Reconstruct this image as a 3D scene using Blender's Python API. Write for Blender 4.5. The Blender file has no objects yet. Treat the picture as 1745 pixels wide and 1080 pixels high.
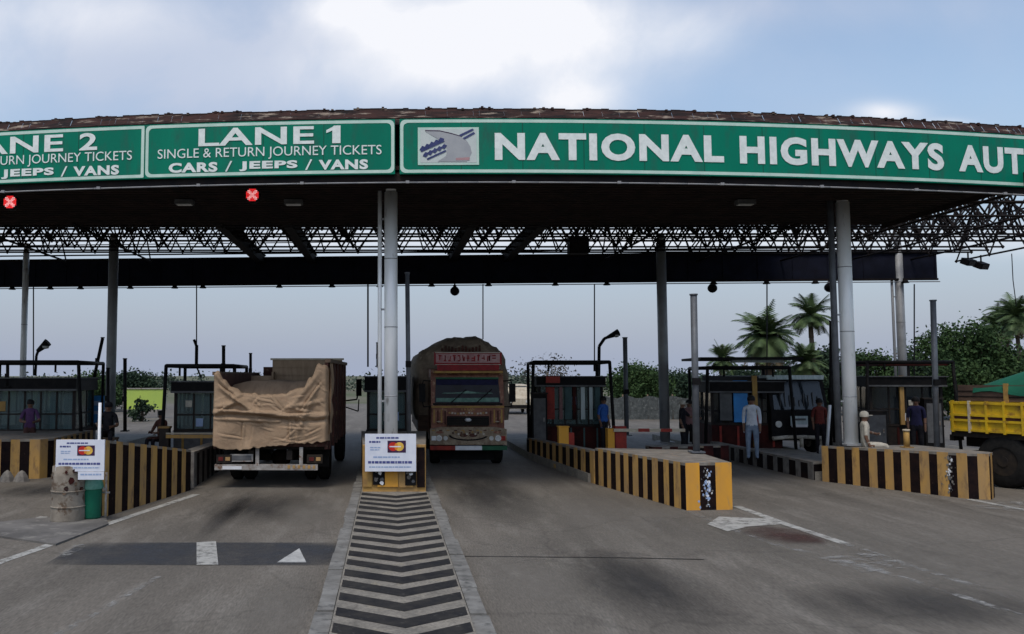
import bpy, bmesh, math, random
from mathutils import Vector, Matrix, noise as mnoise

R = math.radians
random.seed(7)
S = bpy.context.scene
COL = S.collection

# ------------------------------------------------------------------ camera
F, CX, CY, PX, HZ, H = 1450.0, 872.5, 540.0, 660.0, 640.0, 2.45   # focal length in photo pixels, horizon row, eye height
PITCH = math.atan((HZ - CY) / F)
cd = bpy.data.cameras.new('camera')
cam = bpy.data.objects.new('camera', cd)
COL.objects.link(cam)
cam.location = (0, 0, H)
cam.rotation_euler = (R(90) + PITCH, 0, 0)
cd.sensor_width = 36
cd.lens = 36 * F / 1745
cd.shift_x = (CX - PX) / 1745
cd.clip_start = 0.1
cd.clip_end = 6000
S.camera = cam


def ray(px, py):
    u, v = (px - PX) / F, (CY - py) / F
    c, s = math.cos(PITCH), math.sin(PITCH)
    return Vector((u, c - s * v, s + c * v))


def at(px, py, Y):
    d = ray(px, py)
    return Vector((0, 0, H)) + d * (Y / d.y)


def G(px, py, z=0.0):
    d = ray(px, py)
    return Vector((0, 0, H)) + d * ((z - H) / d.z)


# ------------------------------------------------------------------ light
SUN_EL, SUN_AZ = R(62), R(200)      # high sun behind thin cloud, a little behind the viewer
W = bpy.data.worlds.new('World')
S.world = W
W.use_nodes = True
nt = W.node_tree
nt.nodes.clear()
NN, LK = nt.nodes.new, nt.links.new


def mth(op, a, b=None, c=None):
    n = NN('ShaderNodeMath')
    n.operation = op
    for i, v in enumerate((a, b, c)):
        if v is None:
            continue
        if isinstance(v, (int, float)):
            n.inputs[i].default_value = v
        else:
            LK(v, n.inputs[i])
    return n.outputs[0]


sky = NN('ShaderNodeTexSky')
sky.sky_type = 'NISHITA'
sky.sun_disc = False
sky.sun_elevation = SUN_EL
sky.sun_rotation = SUN_AZ
sky.air_density = 1.2
sky.dust_density = 2.0
tc = NN('ShaderNodeTexCoord')
sx = NN('ShaderNodeSeparateXYZ')
LK(tc.outputs['Generated'], sx.inputs[0])
ay = mth('MAXIMUM', mth('ABSOLUTE', sx.outputs[1]), 0.08)
cu = mth('DIVIDE', sx.outputs[0], ay)
cw = mth('DIVIDE', sx.outputs[2], ay)
cmb = NN('ShaderNodeCombineXYZ')
LK(cu, cmb.inputs[0]); LK(cw, cmb.inputs[1])
nz = NN('ShaderNodeTexNoise')
nz.inputs['Scale'].default_value = 5.5
nz.inputs['Detail'].default_value = 7
nz.inputs['Roughness'].default_value = 0.56
nz.inputs['Distortion'].default_value = 0.3
LK(cmb.outputs[0], nz.inputs['Vector'])
nz2 = NN('ShaderNodeTexNoise')
nz2.inputs['Scale'].default_value = 2.2
nz2.inputs['Detail'].default_value = 4
LK(cmb.outputs[0], nz2.inputs['Vector'])
nfine = mth('SUBTRACT', nz.outputs[0], 0.5)
nbig = mth('SUBTRACT', nz2.outputs[0], 0.5)


def blob(px, py, rx, ry, amp):
    d = ray(px, py)
    u0, w0 = d.x / d.y, d.z / d.y
    a = mth('DIVIDE', mth('SUBTRACT', cu, u0), rx / F)
    b = mth('DIVIDE', mth('SUBTRACT', cw, w0), ry / F)
    r2 = mth('ADD', mth('MULTIPLY', a, a), mth('MULTIPLY', b, b))
    r2 = mth('ADD', r2, mth('MULTIPLY', nfine, 2.6))
    return mth('MULTIPLY', mth('POWER', 2.718, mth('MULTIPLY', r2, -1.0)), amp)


def total(items):
    t = items[0]
    for i in items[1:]:
        t = mth('ADD', t, i)
    return t


# bright lit clouds, and duller grey veil
bright = total([blob(900, 40, 200, 75, .95), blob(680, 60, 150, 110, .62), blob(590, 10, 80, 40, .8), blob(960, 20, 110, 70, .5), blob(780, 120, 330, 55, .42), blob(985, 168, 85, 38, .7),
                blob(1010, 70, 90, 60, .35), blob(1185, 60, 90, 45, .3), blob(1510, 192, 55, 18, .8), blob(1610, 212, 40, 10, .5), blob(140, 20, 230, 60, .5), blob(-60, 120, 120, 90, .4)])
bright = mth('MINIMUM', mth('MAXIMUM', mth('ADD', bright, blob(900, 408, 1500, 26, .62)), 0), 1)
veil = total([blob(320, 60, 520, 190, .75), blob(430, 120, 330, 90, .3), blob(1350, 10, 300, 40, .4), blob(1480, 110, 520, 220, .22)])
low = mth('MINIMUM', mth('MAXIMUM', mth('SUBTRACT', 1.0, mth('MULTIPLY', cw, 2.9)), 0.0), 1.0)
low = mth('MULTIPLY', low, 0.98)
veil = mth('MINIMUM', mth('MAXIMUM', veil, mth('MULTIPLY', mth('MAXIMUM', nbig, 0), 0.6)), 0.9)
bs = NN('ShaderNodeBackground'); LK(sky.outputs[0], bs.inputs[0]); bs.inputs[1].default_value = 0.13
bv = NN('ShaderNodeBackground'); bv.inputs[0].default_value = (.40, .45, .565, 1); bv.inputs[1].default_value = 1.0
bc = NN('ShaderNodeBackground'); bc.inputs[0].default_value = (.69, .70, .74, 1); bc.inputs[1].default_value = 1.0
m1 = NN('ShaderNodeMixShader'); LK(veil, m1.inputs[0]); LK(bs.outputs[0], m1.inputs[1]); LK(bv.outputs[0], m1.inputs[2])
bl = NN('ShaderNodeBackground'); bl.inputs[0].default_value = (.275, .315, .415, 1); bl.inputs[1].default_value = 1.0
m3 = NN('ShaderNodeMixShader'); LK(low, m3.inputs[0]); LK(m1.outputs[0], m3.inputs[1]); LK(bl.outputs[0], m3.inputs[2])
m2 = NN('ShaderNodeMixShader'); LK(bright, m2.inputs[0]); LK(m3.outputs[0], m2.inputs[1]); LK(bc.outputs[0], m2.inputs[2])
wo = NN('ShaderNodeOutputWorld'); LK(m2.outputs[0], wo.inputs[0])

sl = bpy.data.lights.new('sun', 'SUN')
sl.energy = 1.3
sl.angle = R(18)
sl.color = (1, .95, .87)
so = bpy.data.objects.new('sun', sl)
COL.objects.link(so)
sd = Vector((math.sin(SUN_AZ) * math.cos(SUN_EL), math.cos(SUN_AZ) * math.cos(SUN_EL), math.sin(SUN_EL)))
so.rotation_euler = sd.to_track_quat('Z', 'Y').to_euler()
so.location = (0, -20, 40)

S.view_settings.view_transform = 'Standard'
S.view_settings.look = 'None'
S.view_settings.exposure = 0.42
S.view_settings.gamma = 1
S.cycles.max_bounces = 6
S.cycles.use_denoising = True

# ------------------------------------------------------------------ materials


def srgb(r, g, b):
    f = lambda v: (v / 255 / 12.92) if v / 255 <= .04045 else ((v / 255 + .055) / 1.055) ** 2.4
    return (f(r), f(g), f(b), 1)


def mat(name, a, b=None, rough=.7, scale=4.0, metal=0.0, bump=0.0, stretch=(1, 1, 1), lo=.38, hi=.62, c=None, cscale=None, spec=.22, clo=.55, chi=.68, grain=0, fine=0):
    """base colour a, mottled with b by noise; c is a third colour in sparser patches"""
    m = bpy.data.materials.new(name)
    m.use_nodes = True
    t = m.node_tree
    p = t.nodes['Principled BSDF']
    p.inputs['Roughness'].default_value = rough
    p.inputs['Metallic'].default_value = metal
    p.inputs['Specular IOR Level'].default_value = spec
    a = tuple(a[:3]) + (1,)
    if b is None:
        b = tuple(min(1, v * .72) for v in a[:3]) + (1,)
    b = tuple(b[:3]) + (1,)
    tcn = t.nodes.new('ShaderNodeTexCoord')
    mp = t.nodes.new('ShaderNodeMapping')
    mp.inputs['Scale'].default_value = stretch
    t.links.new(tcn.outputs['Object'], mp.inputs[0])

    def nmask(sc, l, h, off):
        n = t.nodes.new('ShaderNodeTexNoise')
        n.inputs['Scale'].default_value = sc
        n.inputs['Detail'].default_value = 8
        n.inputs['Roughness'].default_value = .62
        va = t.nodes.new('ShaderNodeVectorMath'); va.operation = 'ADD'
        va.inputs[1].default_value = (off, off * 2, off * .5)
        t.links.new(mp.outputs[0], va.inputs[0])
        t.links.new(va.outputs[0], n.inputs['Vector'])
        r = t.nodes.new('ShaderNodeMapRange')
        r.inputs[1].default_value = l
        r.inputs[2].default_value = h
        t.links.new(n.outputs[0], r.inputs[0])
        return r.outputs[0], n.outputs[0]
    k, raw = nmask(scale, lo, hi, 0)
    mx = t.nodes.new('ShaderNodeMixRGB')
    mx.inputs[1].default_value = a
    mx.inputs[2].default_value = b
    t.links.new(k, mx.inputs[0])
    out = mx.outputs[0]
    if c is not None:
        k2, _ = nmask(cscale or scale * 2.3, clo, chi, 7.3)
        m2 = t.nodes.new('ShaderNodeMixRGB')
        m2.inputs[2].default_value = tuple(c[:3]) + (1,)
        t.links.new(k2, m2.inputs[0])
        t.links.new(out, m2.inputs[1])
        out = m2.outputs[0]
    if grain:
        k3, _ = nmask(grain, .3, .7, 3.1)
        rg = t.nodes.new('ShaderNodeMapRange'); rg.inputs[3].default_value = .68; rg.inputs[4].default_value = 1.3
        t.links.new(k3, rg.inputs[0])
        # hairline cracks: edges of large cells, broken up by noise
        vo = t.nodes.new('ShaderNodeTexVoronoi'); vo.feature = 'DISTANCE_TO_EDGE'; vo.inputs['Scale'].default_value = .30
        wv = t.nodes.new('ShaderNodeTexNoise'); wv.inputs['Scale'].default_value = 1.3; wv.inputs['Detail'].default_value = 6
        t.links.new(tcn.outputs['Object'], wv.inputs['Vector'])
        ad = t.nodes.new('ShaderNodeVectorMath'); ad.operation = 'ADD'
        t.links.new(tcn.outputs['Object'], ad.inputs[0]); t.links.new(wv.outputs['Color'], ad.inputs[1])
        t.links.new(ad.outputs[0], vo.inputs['Vector'])
        cr = t.nodes.new('ShaderNodeMapRange'); cr.inputs[1].default_value = .0; cr.inputs[2].default_value = .016; cr.inputs[3].default_value = .80; cr.inputs[4].default_value = 1.0
        t.links.new(vo.outputs['Distance'], cr.inputs[0])
        m5 = t.nodes.new('ShaderNodeMath'); m5.operation = 'MULTIPLY'
        t.links.new(rg.outputs[0], m5.inputs[0]); t.links.new(cr.outputs[0], m5.inputs[1])
        m4 = t.nodes.new('ShaderNodeVectorMath'); m4.operation = 'SCALE'
        t.links.new(out, m4.inputs[0]); t.links.new(m5.outputs[0], m4.inputs['Scale'])
        out = m4.outputs[0]
    t.links.new(out, p.inputs['Base Color'])
    if fine:
        _, raw = nmask(fine, 0, 1, 5.5)
    if bump:
        bn = t.nodes.new('ShaderNodeBump')
        bn.inputs['Strength'].default_value = bump
        bn.inputs['Distance'].default_value = .03
        t.links.new(raw, bn.inputs['Height'])
        t.links.new(bn.outputs[0], p.inputs['Normal'])
    return m


def worn(name, a, cover=.5, scale=6, soft=.12, stretch=(1, 1, 1), rough=.8, fade=False):
    """paint worn off in patches: see-through where it is gone"""
    m = mat(name, a, tuple(v * .8 for v in a[:3]), rough, scale=9)
    t = m.node_tree
    p = t.nodes['Principled BSDF']
    o = [n for n in t.nodes if n.type == 'OUTPUT_MATERIAL'][0]
    tcn = t.nodes.new('ShaderNodeTexCoord')
    mp = t.nodes.new('ShaderNodeMapping'); mp.inputs['Scale'].default_value = stretch
    t.links.new(tcn.outputs['Object'], mp.inputs[0])
    n = t.nodes.new('ShaderNodeTexNoise'); n.inputs['Scale'].default_value = scale; n.inputs['Detail'].default_value = 9; n.inputs['Roughness'].default_value = .7
    t.links.new(mp.outputs[0], n.inputs['Vector'])
    r = t.nodes.new('ShaderNodeMapRange'); r.inputs[1].default_value = 1 - cover - soft; r.inputs[2].default_value = 1 - cover + soft
    t.links.new(n.outputs[0], r.inputs[0])
    tr = t.nodes.new('ShaderNodeBsdfTransparent')
    mx = t.nodes.new('ShaderNodeMixShader')
    fac = r.outputs[0]
    if fade:        # a stain that thins out towards its own rim
        v1 = t.nodes.new('ShaderNodeVectorMath'); v1.operation = 'MULTIPLY_ADD'
        v1.inputs[1].default_value = (2, 2, 0); v1.inputs[2].default_value = (-1, -1, 0)
        t.links.new(tcn.outputs['Generated'], v1.inputs[0])
        v2 = t.nodes.new('ShaderNodeVectorMath'); v2.operation = 'LENGTH'
        t.links.new(v1.outputs[0], v2.inputs[0])
        f0, f1 = fade if isinstance(fade, tuple) else (.95, .15)
        r2 = t.nodes.new('ShaderNodeMapRange'); r2.inputs[1].default_value = f0; r2.inputs[2].default_value = f1
        t.links.new(v2.outputs['Value'], r2.inputs[0])
        mm_ = t.nodes.new('ShaderNodeMath'); mm_.operation = 'MULTIPLY'
        t.links.new(fac, mm_.inputs[0]); t.links.new(r2.outputs[0], mm_.inputs[1])
        fac = mm_.outputs[0]
    t.links.new(fac, mx.inputs[0]); t.links.new(tr.outputs[0], mx.inputs[1]); t.links.new(p.outputs[0], mx.inputs[2])
    t.links.new(mx.outputs[0], o.inputs[0])
    return m


def glass(name, tint, clear=.5):
    m = bpy.data.materials.new(name); m.use_nodes = True
    t = m.node_tree
    p = t.nodes['Principled BSDF']
    p.inputs['Base Color'].default_value = tint
    p.inputs['Roughness'].default_value = .08
    p.inputs['Specular IOR Level'].default_value = .6
    o = [n for n in t.nodes if n.type == 'OUTPUT_MATERIAL'][0]
    tr = t.nodes.new('ShaderNodeBsdfTransparent'); tr.inputs[0].default_value = (.8, .9, .9, 1)
    mx = t.nodes.new('ShaderNodeMixShader'); mx.inputs[0].default_value = 1 - clear
    t.links.new(tr.outputs[0], mx.inputs[1]); t.links.new(p.outputs[0], mx.inputs[2]); t.links.new(mx.outputs[0], o.inputs[0])
    return m


def glow(name, colr, strength):
    m = bpy.data.materials.new(name); m.use_nodes = True
    p = m.node_tree.nodes['Principled BSDF']
    p.inputs['Base Color'].default_value = colr
    p.inputs['Emission Color'].default_value = colr
    p.inputs['Emission Strength'].default_value = strength
    return m


M = {}
M['road'] = mat('road_concrete', (.150, .134, .113), (.086, .077, .065), .78, grain=38, scale=.6, stretch=(1.3, .22, 1), bump=.25, c=(.175, .16, .138), cscale=2.2, lo=.3, hi=.72, clo=.5, chi=.75)
M['apron'] = mat('apron_concrete', (.15, .142, .132), (.09, .085, .08), .82, scale=1.1, bump=.3, c=(.20, .19, .17), cscale=5)
M['earth'] = mat('earth', (.13, .12, .085), (.07, .085, .04), .95, scale=.06)
M['kerb'] = mat('kerb_concrete', (.205, .20, .185), (.125, .12, .11), .85, scale=3.5, bump=.4, c=(.08, .08, .075), cscale=7)
M['islandtop'] = mat('island_concrete', (.22, .20, .168), (.15, .138, .118), .85, scale=3, bump=.3, c=(.22, .195, .15), cscale=4, grain=30)
M['chev'] = mat('chevron_black', (.020, .020, .022), (.036, .034, .032), .8, scale=5, c=(.08, .075, .07), cscale=16, clo=.6, chi=.75, spec=.06)
M['white'] = mat('road_white', (.42, .42, .40), (.28, .28, .27), .8, scale=7)
M['wornwhite'] = worn('worn_white_paint', (.36, .355, .33), .6, 5)
M['thinwhite'] = worn('thin_white_paint', (.30, .295, .28), .42, 4)
M['strip'] = worn('rubber_strip', (.046, .050, .058), .58, 1.1, .35, fade=(1.40, .95))
M['stain'] = worn('red_stain', (.075, .040, .034), .6, 3, .2, fade=True)
M['oil_and_shade'] = worn('oil_stain_and_shade', (.046, .043, .040), .56, 1.2, .25, stretch=(1.6, .35, 1), fade=True)
M['yel'] = mat('barrier_yellow', (.62, .30, .035), (.52, .26, .05), .75, scale=2.5, stretch=(1, 1, .4), c=(.36, .22, .09), cscale=7, bump=.15, clo=.58, chi=.75)
M['oran'] = mat('barrier_faded_orange', (.44, .255, .075), (.32, .20, .085), .8, scale=3, stretch=(1, 1, .4), c=(.12, .075, .05), cscale=6, bump=.15, clo=.54, chi=.74)
M['blk'] = mat('barrier_black', (.007, .005, .006), (.016, .009, .008), .8, scale=4, c=(.06, .04, .03), cscale=14, clo=.62, chi=.74, spec=.06)
M['blocktop'] = mat('barrier_top', (.215, .195, .17), (.13, .118, .10), .9, scale=4, bump=.4, c=(.27, .19, .12), cscale=6)
M['green'] = mat('sign_green', (.0, .185, .112), (.0, .150, .094), .6, scale=.8, stretch=(1, 1, .3), c=(.02, .112, .08), cscale=3.5, spec=.12, clo=.5, chi=.72)
M['greenseam'] = mat('sign_joint', (.0, .07, .045), (.01, .09, .06), .7)
M['signwhite'] = mat('sign_white', (.74, .78, .75), (.62, .67, .64), .5, scale=9)
M['border'] = mat('sign_border', (.52, .66, .58), (.42, .58, .50), .5, scale=3)
M['logo_ground'] = mat('logo_pale', (.52, .56, .54), (.47, .52, .50), .6, scale=5)
M['logo_grey'] = mat('logo_grey', (.30, .31, .33), (.36, .37, .38), .6, scale=2)
M['logo_blue'] = mat('logo_blue', (.03, .04, .13), (.05, .06, .16), .6)
M['logo_pink'] = mat('logo_pink', (.42, .24, .25), (.36, .22, .23), .6)
M['rust'] = mat('rusty_sheet', (.050, .022, .018), (.012, .009, .009), .9, scale=2.6, stretch=(.6, 1, 4), c=(.26, .21, .165), cscale=3.0, bump=.6, clo=.57, chi=.66)
M['rustdark'] = mat('rust_black', (.018, .012, .011), (.04, .02, .016), .9, scale=4)
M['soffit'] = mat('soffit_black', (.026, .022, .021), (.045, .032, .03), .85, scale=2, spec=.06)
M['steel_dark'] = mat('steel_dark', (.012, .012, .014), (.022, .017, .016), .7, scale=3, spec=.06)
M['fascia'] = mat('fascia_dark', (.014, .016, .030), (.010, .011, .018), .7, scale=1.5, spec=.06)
M['roof'] = mat('roof_sheet', (.05, .05, .05), (.03, .028, .027), .85, scale=1)
M['column'] = mat('column_silver', (.93, .94, .93), (.80, .81, .80), .35, scale=1.4, stretch=(1, 1, .35), metal=.1, c=(.26, .25, .23), cscale=5, clo=.6, chi=.78)
M['colgrey'] = mat('column_grey', (.34, .35, .36), (.26, .265, .27), .55, scale=1.4, metal=.2)
M['pole'] = mat('pole_slate', (.13, .14, .155), (.09, .095, .105), .55, scale=3, metal=.2)
M['wire'] = mat('cable_dark', (.03, .03, .035), None, .7)
M['palepipe'] = mat('pale_pipe', (.24, .24, .25), (.25, .25, .25), .6, scale=2)
M['black'] = mat('black_paint', (.008, .008, .009), (.014, .013, .013), .6, scale=6, spec=.06)
M['darkframe'] = mat('booth_frame_dark', (.018, .017, .018), (.035, .028, .024), .6, scale=4, spec=.06)
M['maroon'] = mat('booth_maroon', (.055, .014, .012), (.022, .009, .009), .7, scale=3, spec=.06)
M['teal'] = mat('booth_teal', (.05, .10, .10), (.03, .06, .065), .6, scale=3)
M['boothgrey'] = mat('booth_grey', (.11, .112, .115), (.07, .07, .073), .7, scale=4)
M['ochre'] = mat('ochre_paint', (.36, .22, .06), (.24, .14, .05), .7, scale=4)
M['red'] = mat('red_paint', (.30, .035, .022), (.18, .025, .02), .6, scale=5)
M['bluep'] = mat('blue_panel', (.04, .24, .58), (.035, .18, .45), .5, scale=3)
M['glassteal'] = glass('glass_teal', (.10, .14, .145, 1), .55)
M['glassdark'] = glass('glass_dark', (.015, .020, .026, 1), .25)
M['curtain'] = mat('curtain_pale', (.50, .57, .57), (.33, .40, .41), .8, scale=6, stretch=(3, 3, .1))
M['tarp'] = mat('tarp_tan', (.365, .255, .165), (.265, .182, .115), .85, scale=2.2, bump=.75, fine=7, c=(.27, .17, .105), cscale=5.5, lo=.3, hi=.7, clo=.56, chi=.74)
M['wood'] = mat('wood_brown', (.16, .11, .075), (.11, .078, .054), .85, scale=3, stretch=(1, 1, 6), bump=.3)
M['maroonwood'] = mat('truck_side_maroon', (.085, .032, .024), (.05, .022, .018), .8, scale=3, c=(.12, .08, .05))
M['headwood'] = mat('headboard_tan', (.34, .245, .165), (.27, .19, .125), .85, scale=2, stretch=(5, 1, 1), bump=.2)
M['rubber'] = mat('rubber', (.012, .012, .012), (.02, .019, .018), .85, scale=8, spec=.06)
M['palemetal'] = mat('pale_metal', (.36, .345, .32), (.22, .20, .18), .6, scale=5, c=(.14, .08, .05), cscale=8)
M['chassis'] = mat('chassis_grime', (.02, .018, .017), (.035, .028, .022), .85, scale=5, spec=.06)
M['darktarp'] = mat('dark_tarp', (.23, .178, .13), (.13, .10, .075), .85, scale=2.5, bump=.5, c=(.28, .22, .16), cscale=5)
M['cabbrown'] = mat('truck_cab_brown', (.23, .10, .062), (.13, .045, .032), .5, scale=5, c=(.36, .24, .15), cscale=9)
M['cabred'] = mat('truck_header_red', (.27, .020, .024), (.17, .016, .018), .6, scale=4)
M['cream'] = mat('cream_paint', (.48, .43, .33), (.36, .30, .22), .6, scale=5)
M['whitep'] = mat('white_paint', (.70, .71, .72), (.58, .59, .60), .55, scale=4)
M['greenp'] = mat('green_paint', (.012, .12, .062), (.010, .085, .048), .55, scale=4)
M['indiagreen'] = mat('bumper_green', (.02, .10, .05), None, .6)
M['chrome'] = mat('chrome', (.6, .6, .6), (.5, .5, .5), .25, metal=.8)
M['lens'] = mat('lamp_lens', (.55, .55, .52), (.42, .42, .40), .2)
M['redlens'] = mat('red_lens', (.32, .02, .015), None, .3)
M['dullred'] = mat('dull_red_lens', (.14, .018, .015), (.07, .012, .01), .5)
M['yelp'] = mat('truck_yellow', (.58, .38, .015), (.45, .29, .02), .55, scale=3, c=(.20, .11, .03), cscale=5, clo=.53, chi=.7)
M['truckwood'] = mat('truck_board', (.11, .07, .05), (.065, .042, .032), .8, scale=3, stretch=(1, 1, 5))
M['tarpgreen'] = mat('tarp_green', (.012, .125, .075), (.010, .09, .055), .7, scale=1.2, bump=.3)
M['drum'] = mat('whitewashed_drum', (.28, .245, .20), (.18, .155, .125), .9, scale=4, bump=.5, c=(.12, .085, .06), cscale=5.5, clo=.55, chi=.62)
M['bin'] = mat('bin_green', (.010, .135, .078), (.010, .10, .06), .45, scale=3)
M['binlid'] = mat('bin_lid_mint', (.16, .34, .27), (.06, .22, .15), .5, scale=4)
M['panel'] = mat('board_white', (.66, .68, .74), (.58, .61, .69), .6, scale=4)
M['printblue'] = mat('print_blue', (.05, .06, .20), (.08, .09, .24), .6)
M['printpale'] = mat('print_pale_blue', (.30, .40, .58), (.26, .34, .52), .6)
M['printred'] = mat('print_red', (.55, .03, .02), None, .6)
M['printorange'] = mat('print_orange', (.72, .25, .03), None, .6)
M['printyel'] = mat('print_yellow', (.72, .45, .08), None, .6)
M['printdark'] = mat('print_dark', (.05, .02, .06), None, .6)
M['bark'] = mat('bark', (.10, .075, .055), (.06, .048, .036), .95, scale=6, bump=.6)
M['leaf'] = mat('leaf_green', (.044, .078, .026), (.024, .048, .019), .75, scale=1.1, c=(.062, .095, .035), cscale=2.6, spec=.1)
M['leafdark'] = mat('leaf_dark', (.030, .052, .028), (.016, .032, .019), .8, scale=.9, c=(.04, .07, .03), cscale=2, spec=.2)
M['leafgrey'] = mat('leaf_grey', (.12, .115, .105), (.075, .075, .07), .9, scale=1.5)
M['palm'] = mat('palm_leaf', (.075, .115, .040), (.042, .070, .028), .7, scale=2, c=(.085, .11, .05), cscale=4, spec=.25)
M['palmdead'] = mat('palm_dead_leaf', (.20, .155, .09), (.13, .10, .06), .9, scale=3)
M['farwood'] = mat('far_wood', (.055, .075, .055), (.035, .05, .04), .9, scale=.12)
M['billboard'] = mat('billboard_lime', (.40, .52, .10), (.34, .46, .10), .6, scale=.5)
M['netting'] = mat('netting_grey', (.085, .095, .095), (.05, .056, .056), .9, scale=5, c=(.16, .17, .165), cscale=9)
M['skin'] = mat('skin', (.16, .085, .055), (.13, .07, .045), .6)
M['hair'] = mat('hair_black', (.008, .007, .007), None, .7)
M['dustwhite'] = mat('shirt_white', (.50, .53, .57), (.38, .41, .46), .85, scale=9, bump=.2)
M['denim'] = mat('trouser_pale_blue', (.18, .23, .30), (.12, .16, .22), .9, scale=9)
M['darkcloth'] = mat('dark_cloth', (.012, .012, .016), (.022, .02, .022), .9, scale=9, spec=.06)
M['bluecloth'] = mat('blue_cloth', (.03, .10, .34), (.02, .07, .25), .85, scale=9)
M['pinkcloth'] = mat('pink_cloth', (.22, .12, .12), (.16, .09, .09), .85, scale=9)
M['creamcloth'] = mat('cream_cloth', (.46, .43, .36), (.34, .31, .26), .85, scale=9)
M['navycloth'] = mat('navy_cloth', (.018, .018, .055), (.012, .012, .035), .9, scale=9)
M['redcloth'] = mat('red_cloth', (.14, .028, .022), (.09, .02, .018), .85, scale=9)
M['purplecloth'] = mat('purple_cloth', (.09, .04, .11), (.06, .03, .08), .85, scale=9)
M['sack'] = mat('stone_grey', (.19, .175, .155), (.11, .10, .09), .95, scale=6, bump=.5)
M['winblack'] = mat('windscreen_black', (.006, .008, .014), (.012, .016, .026), .2, spec=.12)
M['dash'] = mat('dash_mint', (.17, .28, .23), (.07, .15, .12), .8, scale=6)
M['bumpcream'] = mat('bumper_grimy_cream', (.30, .245, .17), (.17, .12, .08), .6, scale=6, c=(.10, .05, .035), cscale=14)
M['pinkpaint'] = mat('faded_pink_paint', (.42, .27, .26), (.30, .15, .15), .6, scale=7)
M['ledred'] = glow('led_red', (1, .03, .035, 1), .62)
M['ledwhite'] = glow('led_hot', (1, .38, .38, 1), .75)

# ------------------------------------------------------------------ mesh helpers


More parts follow.
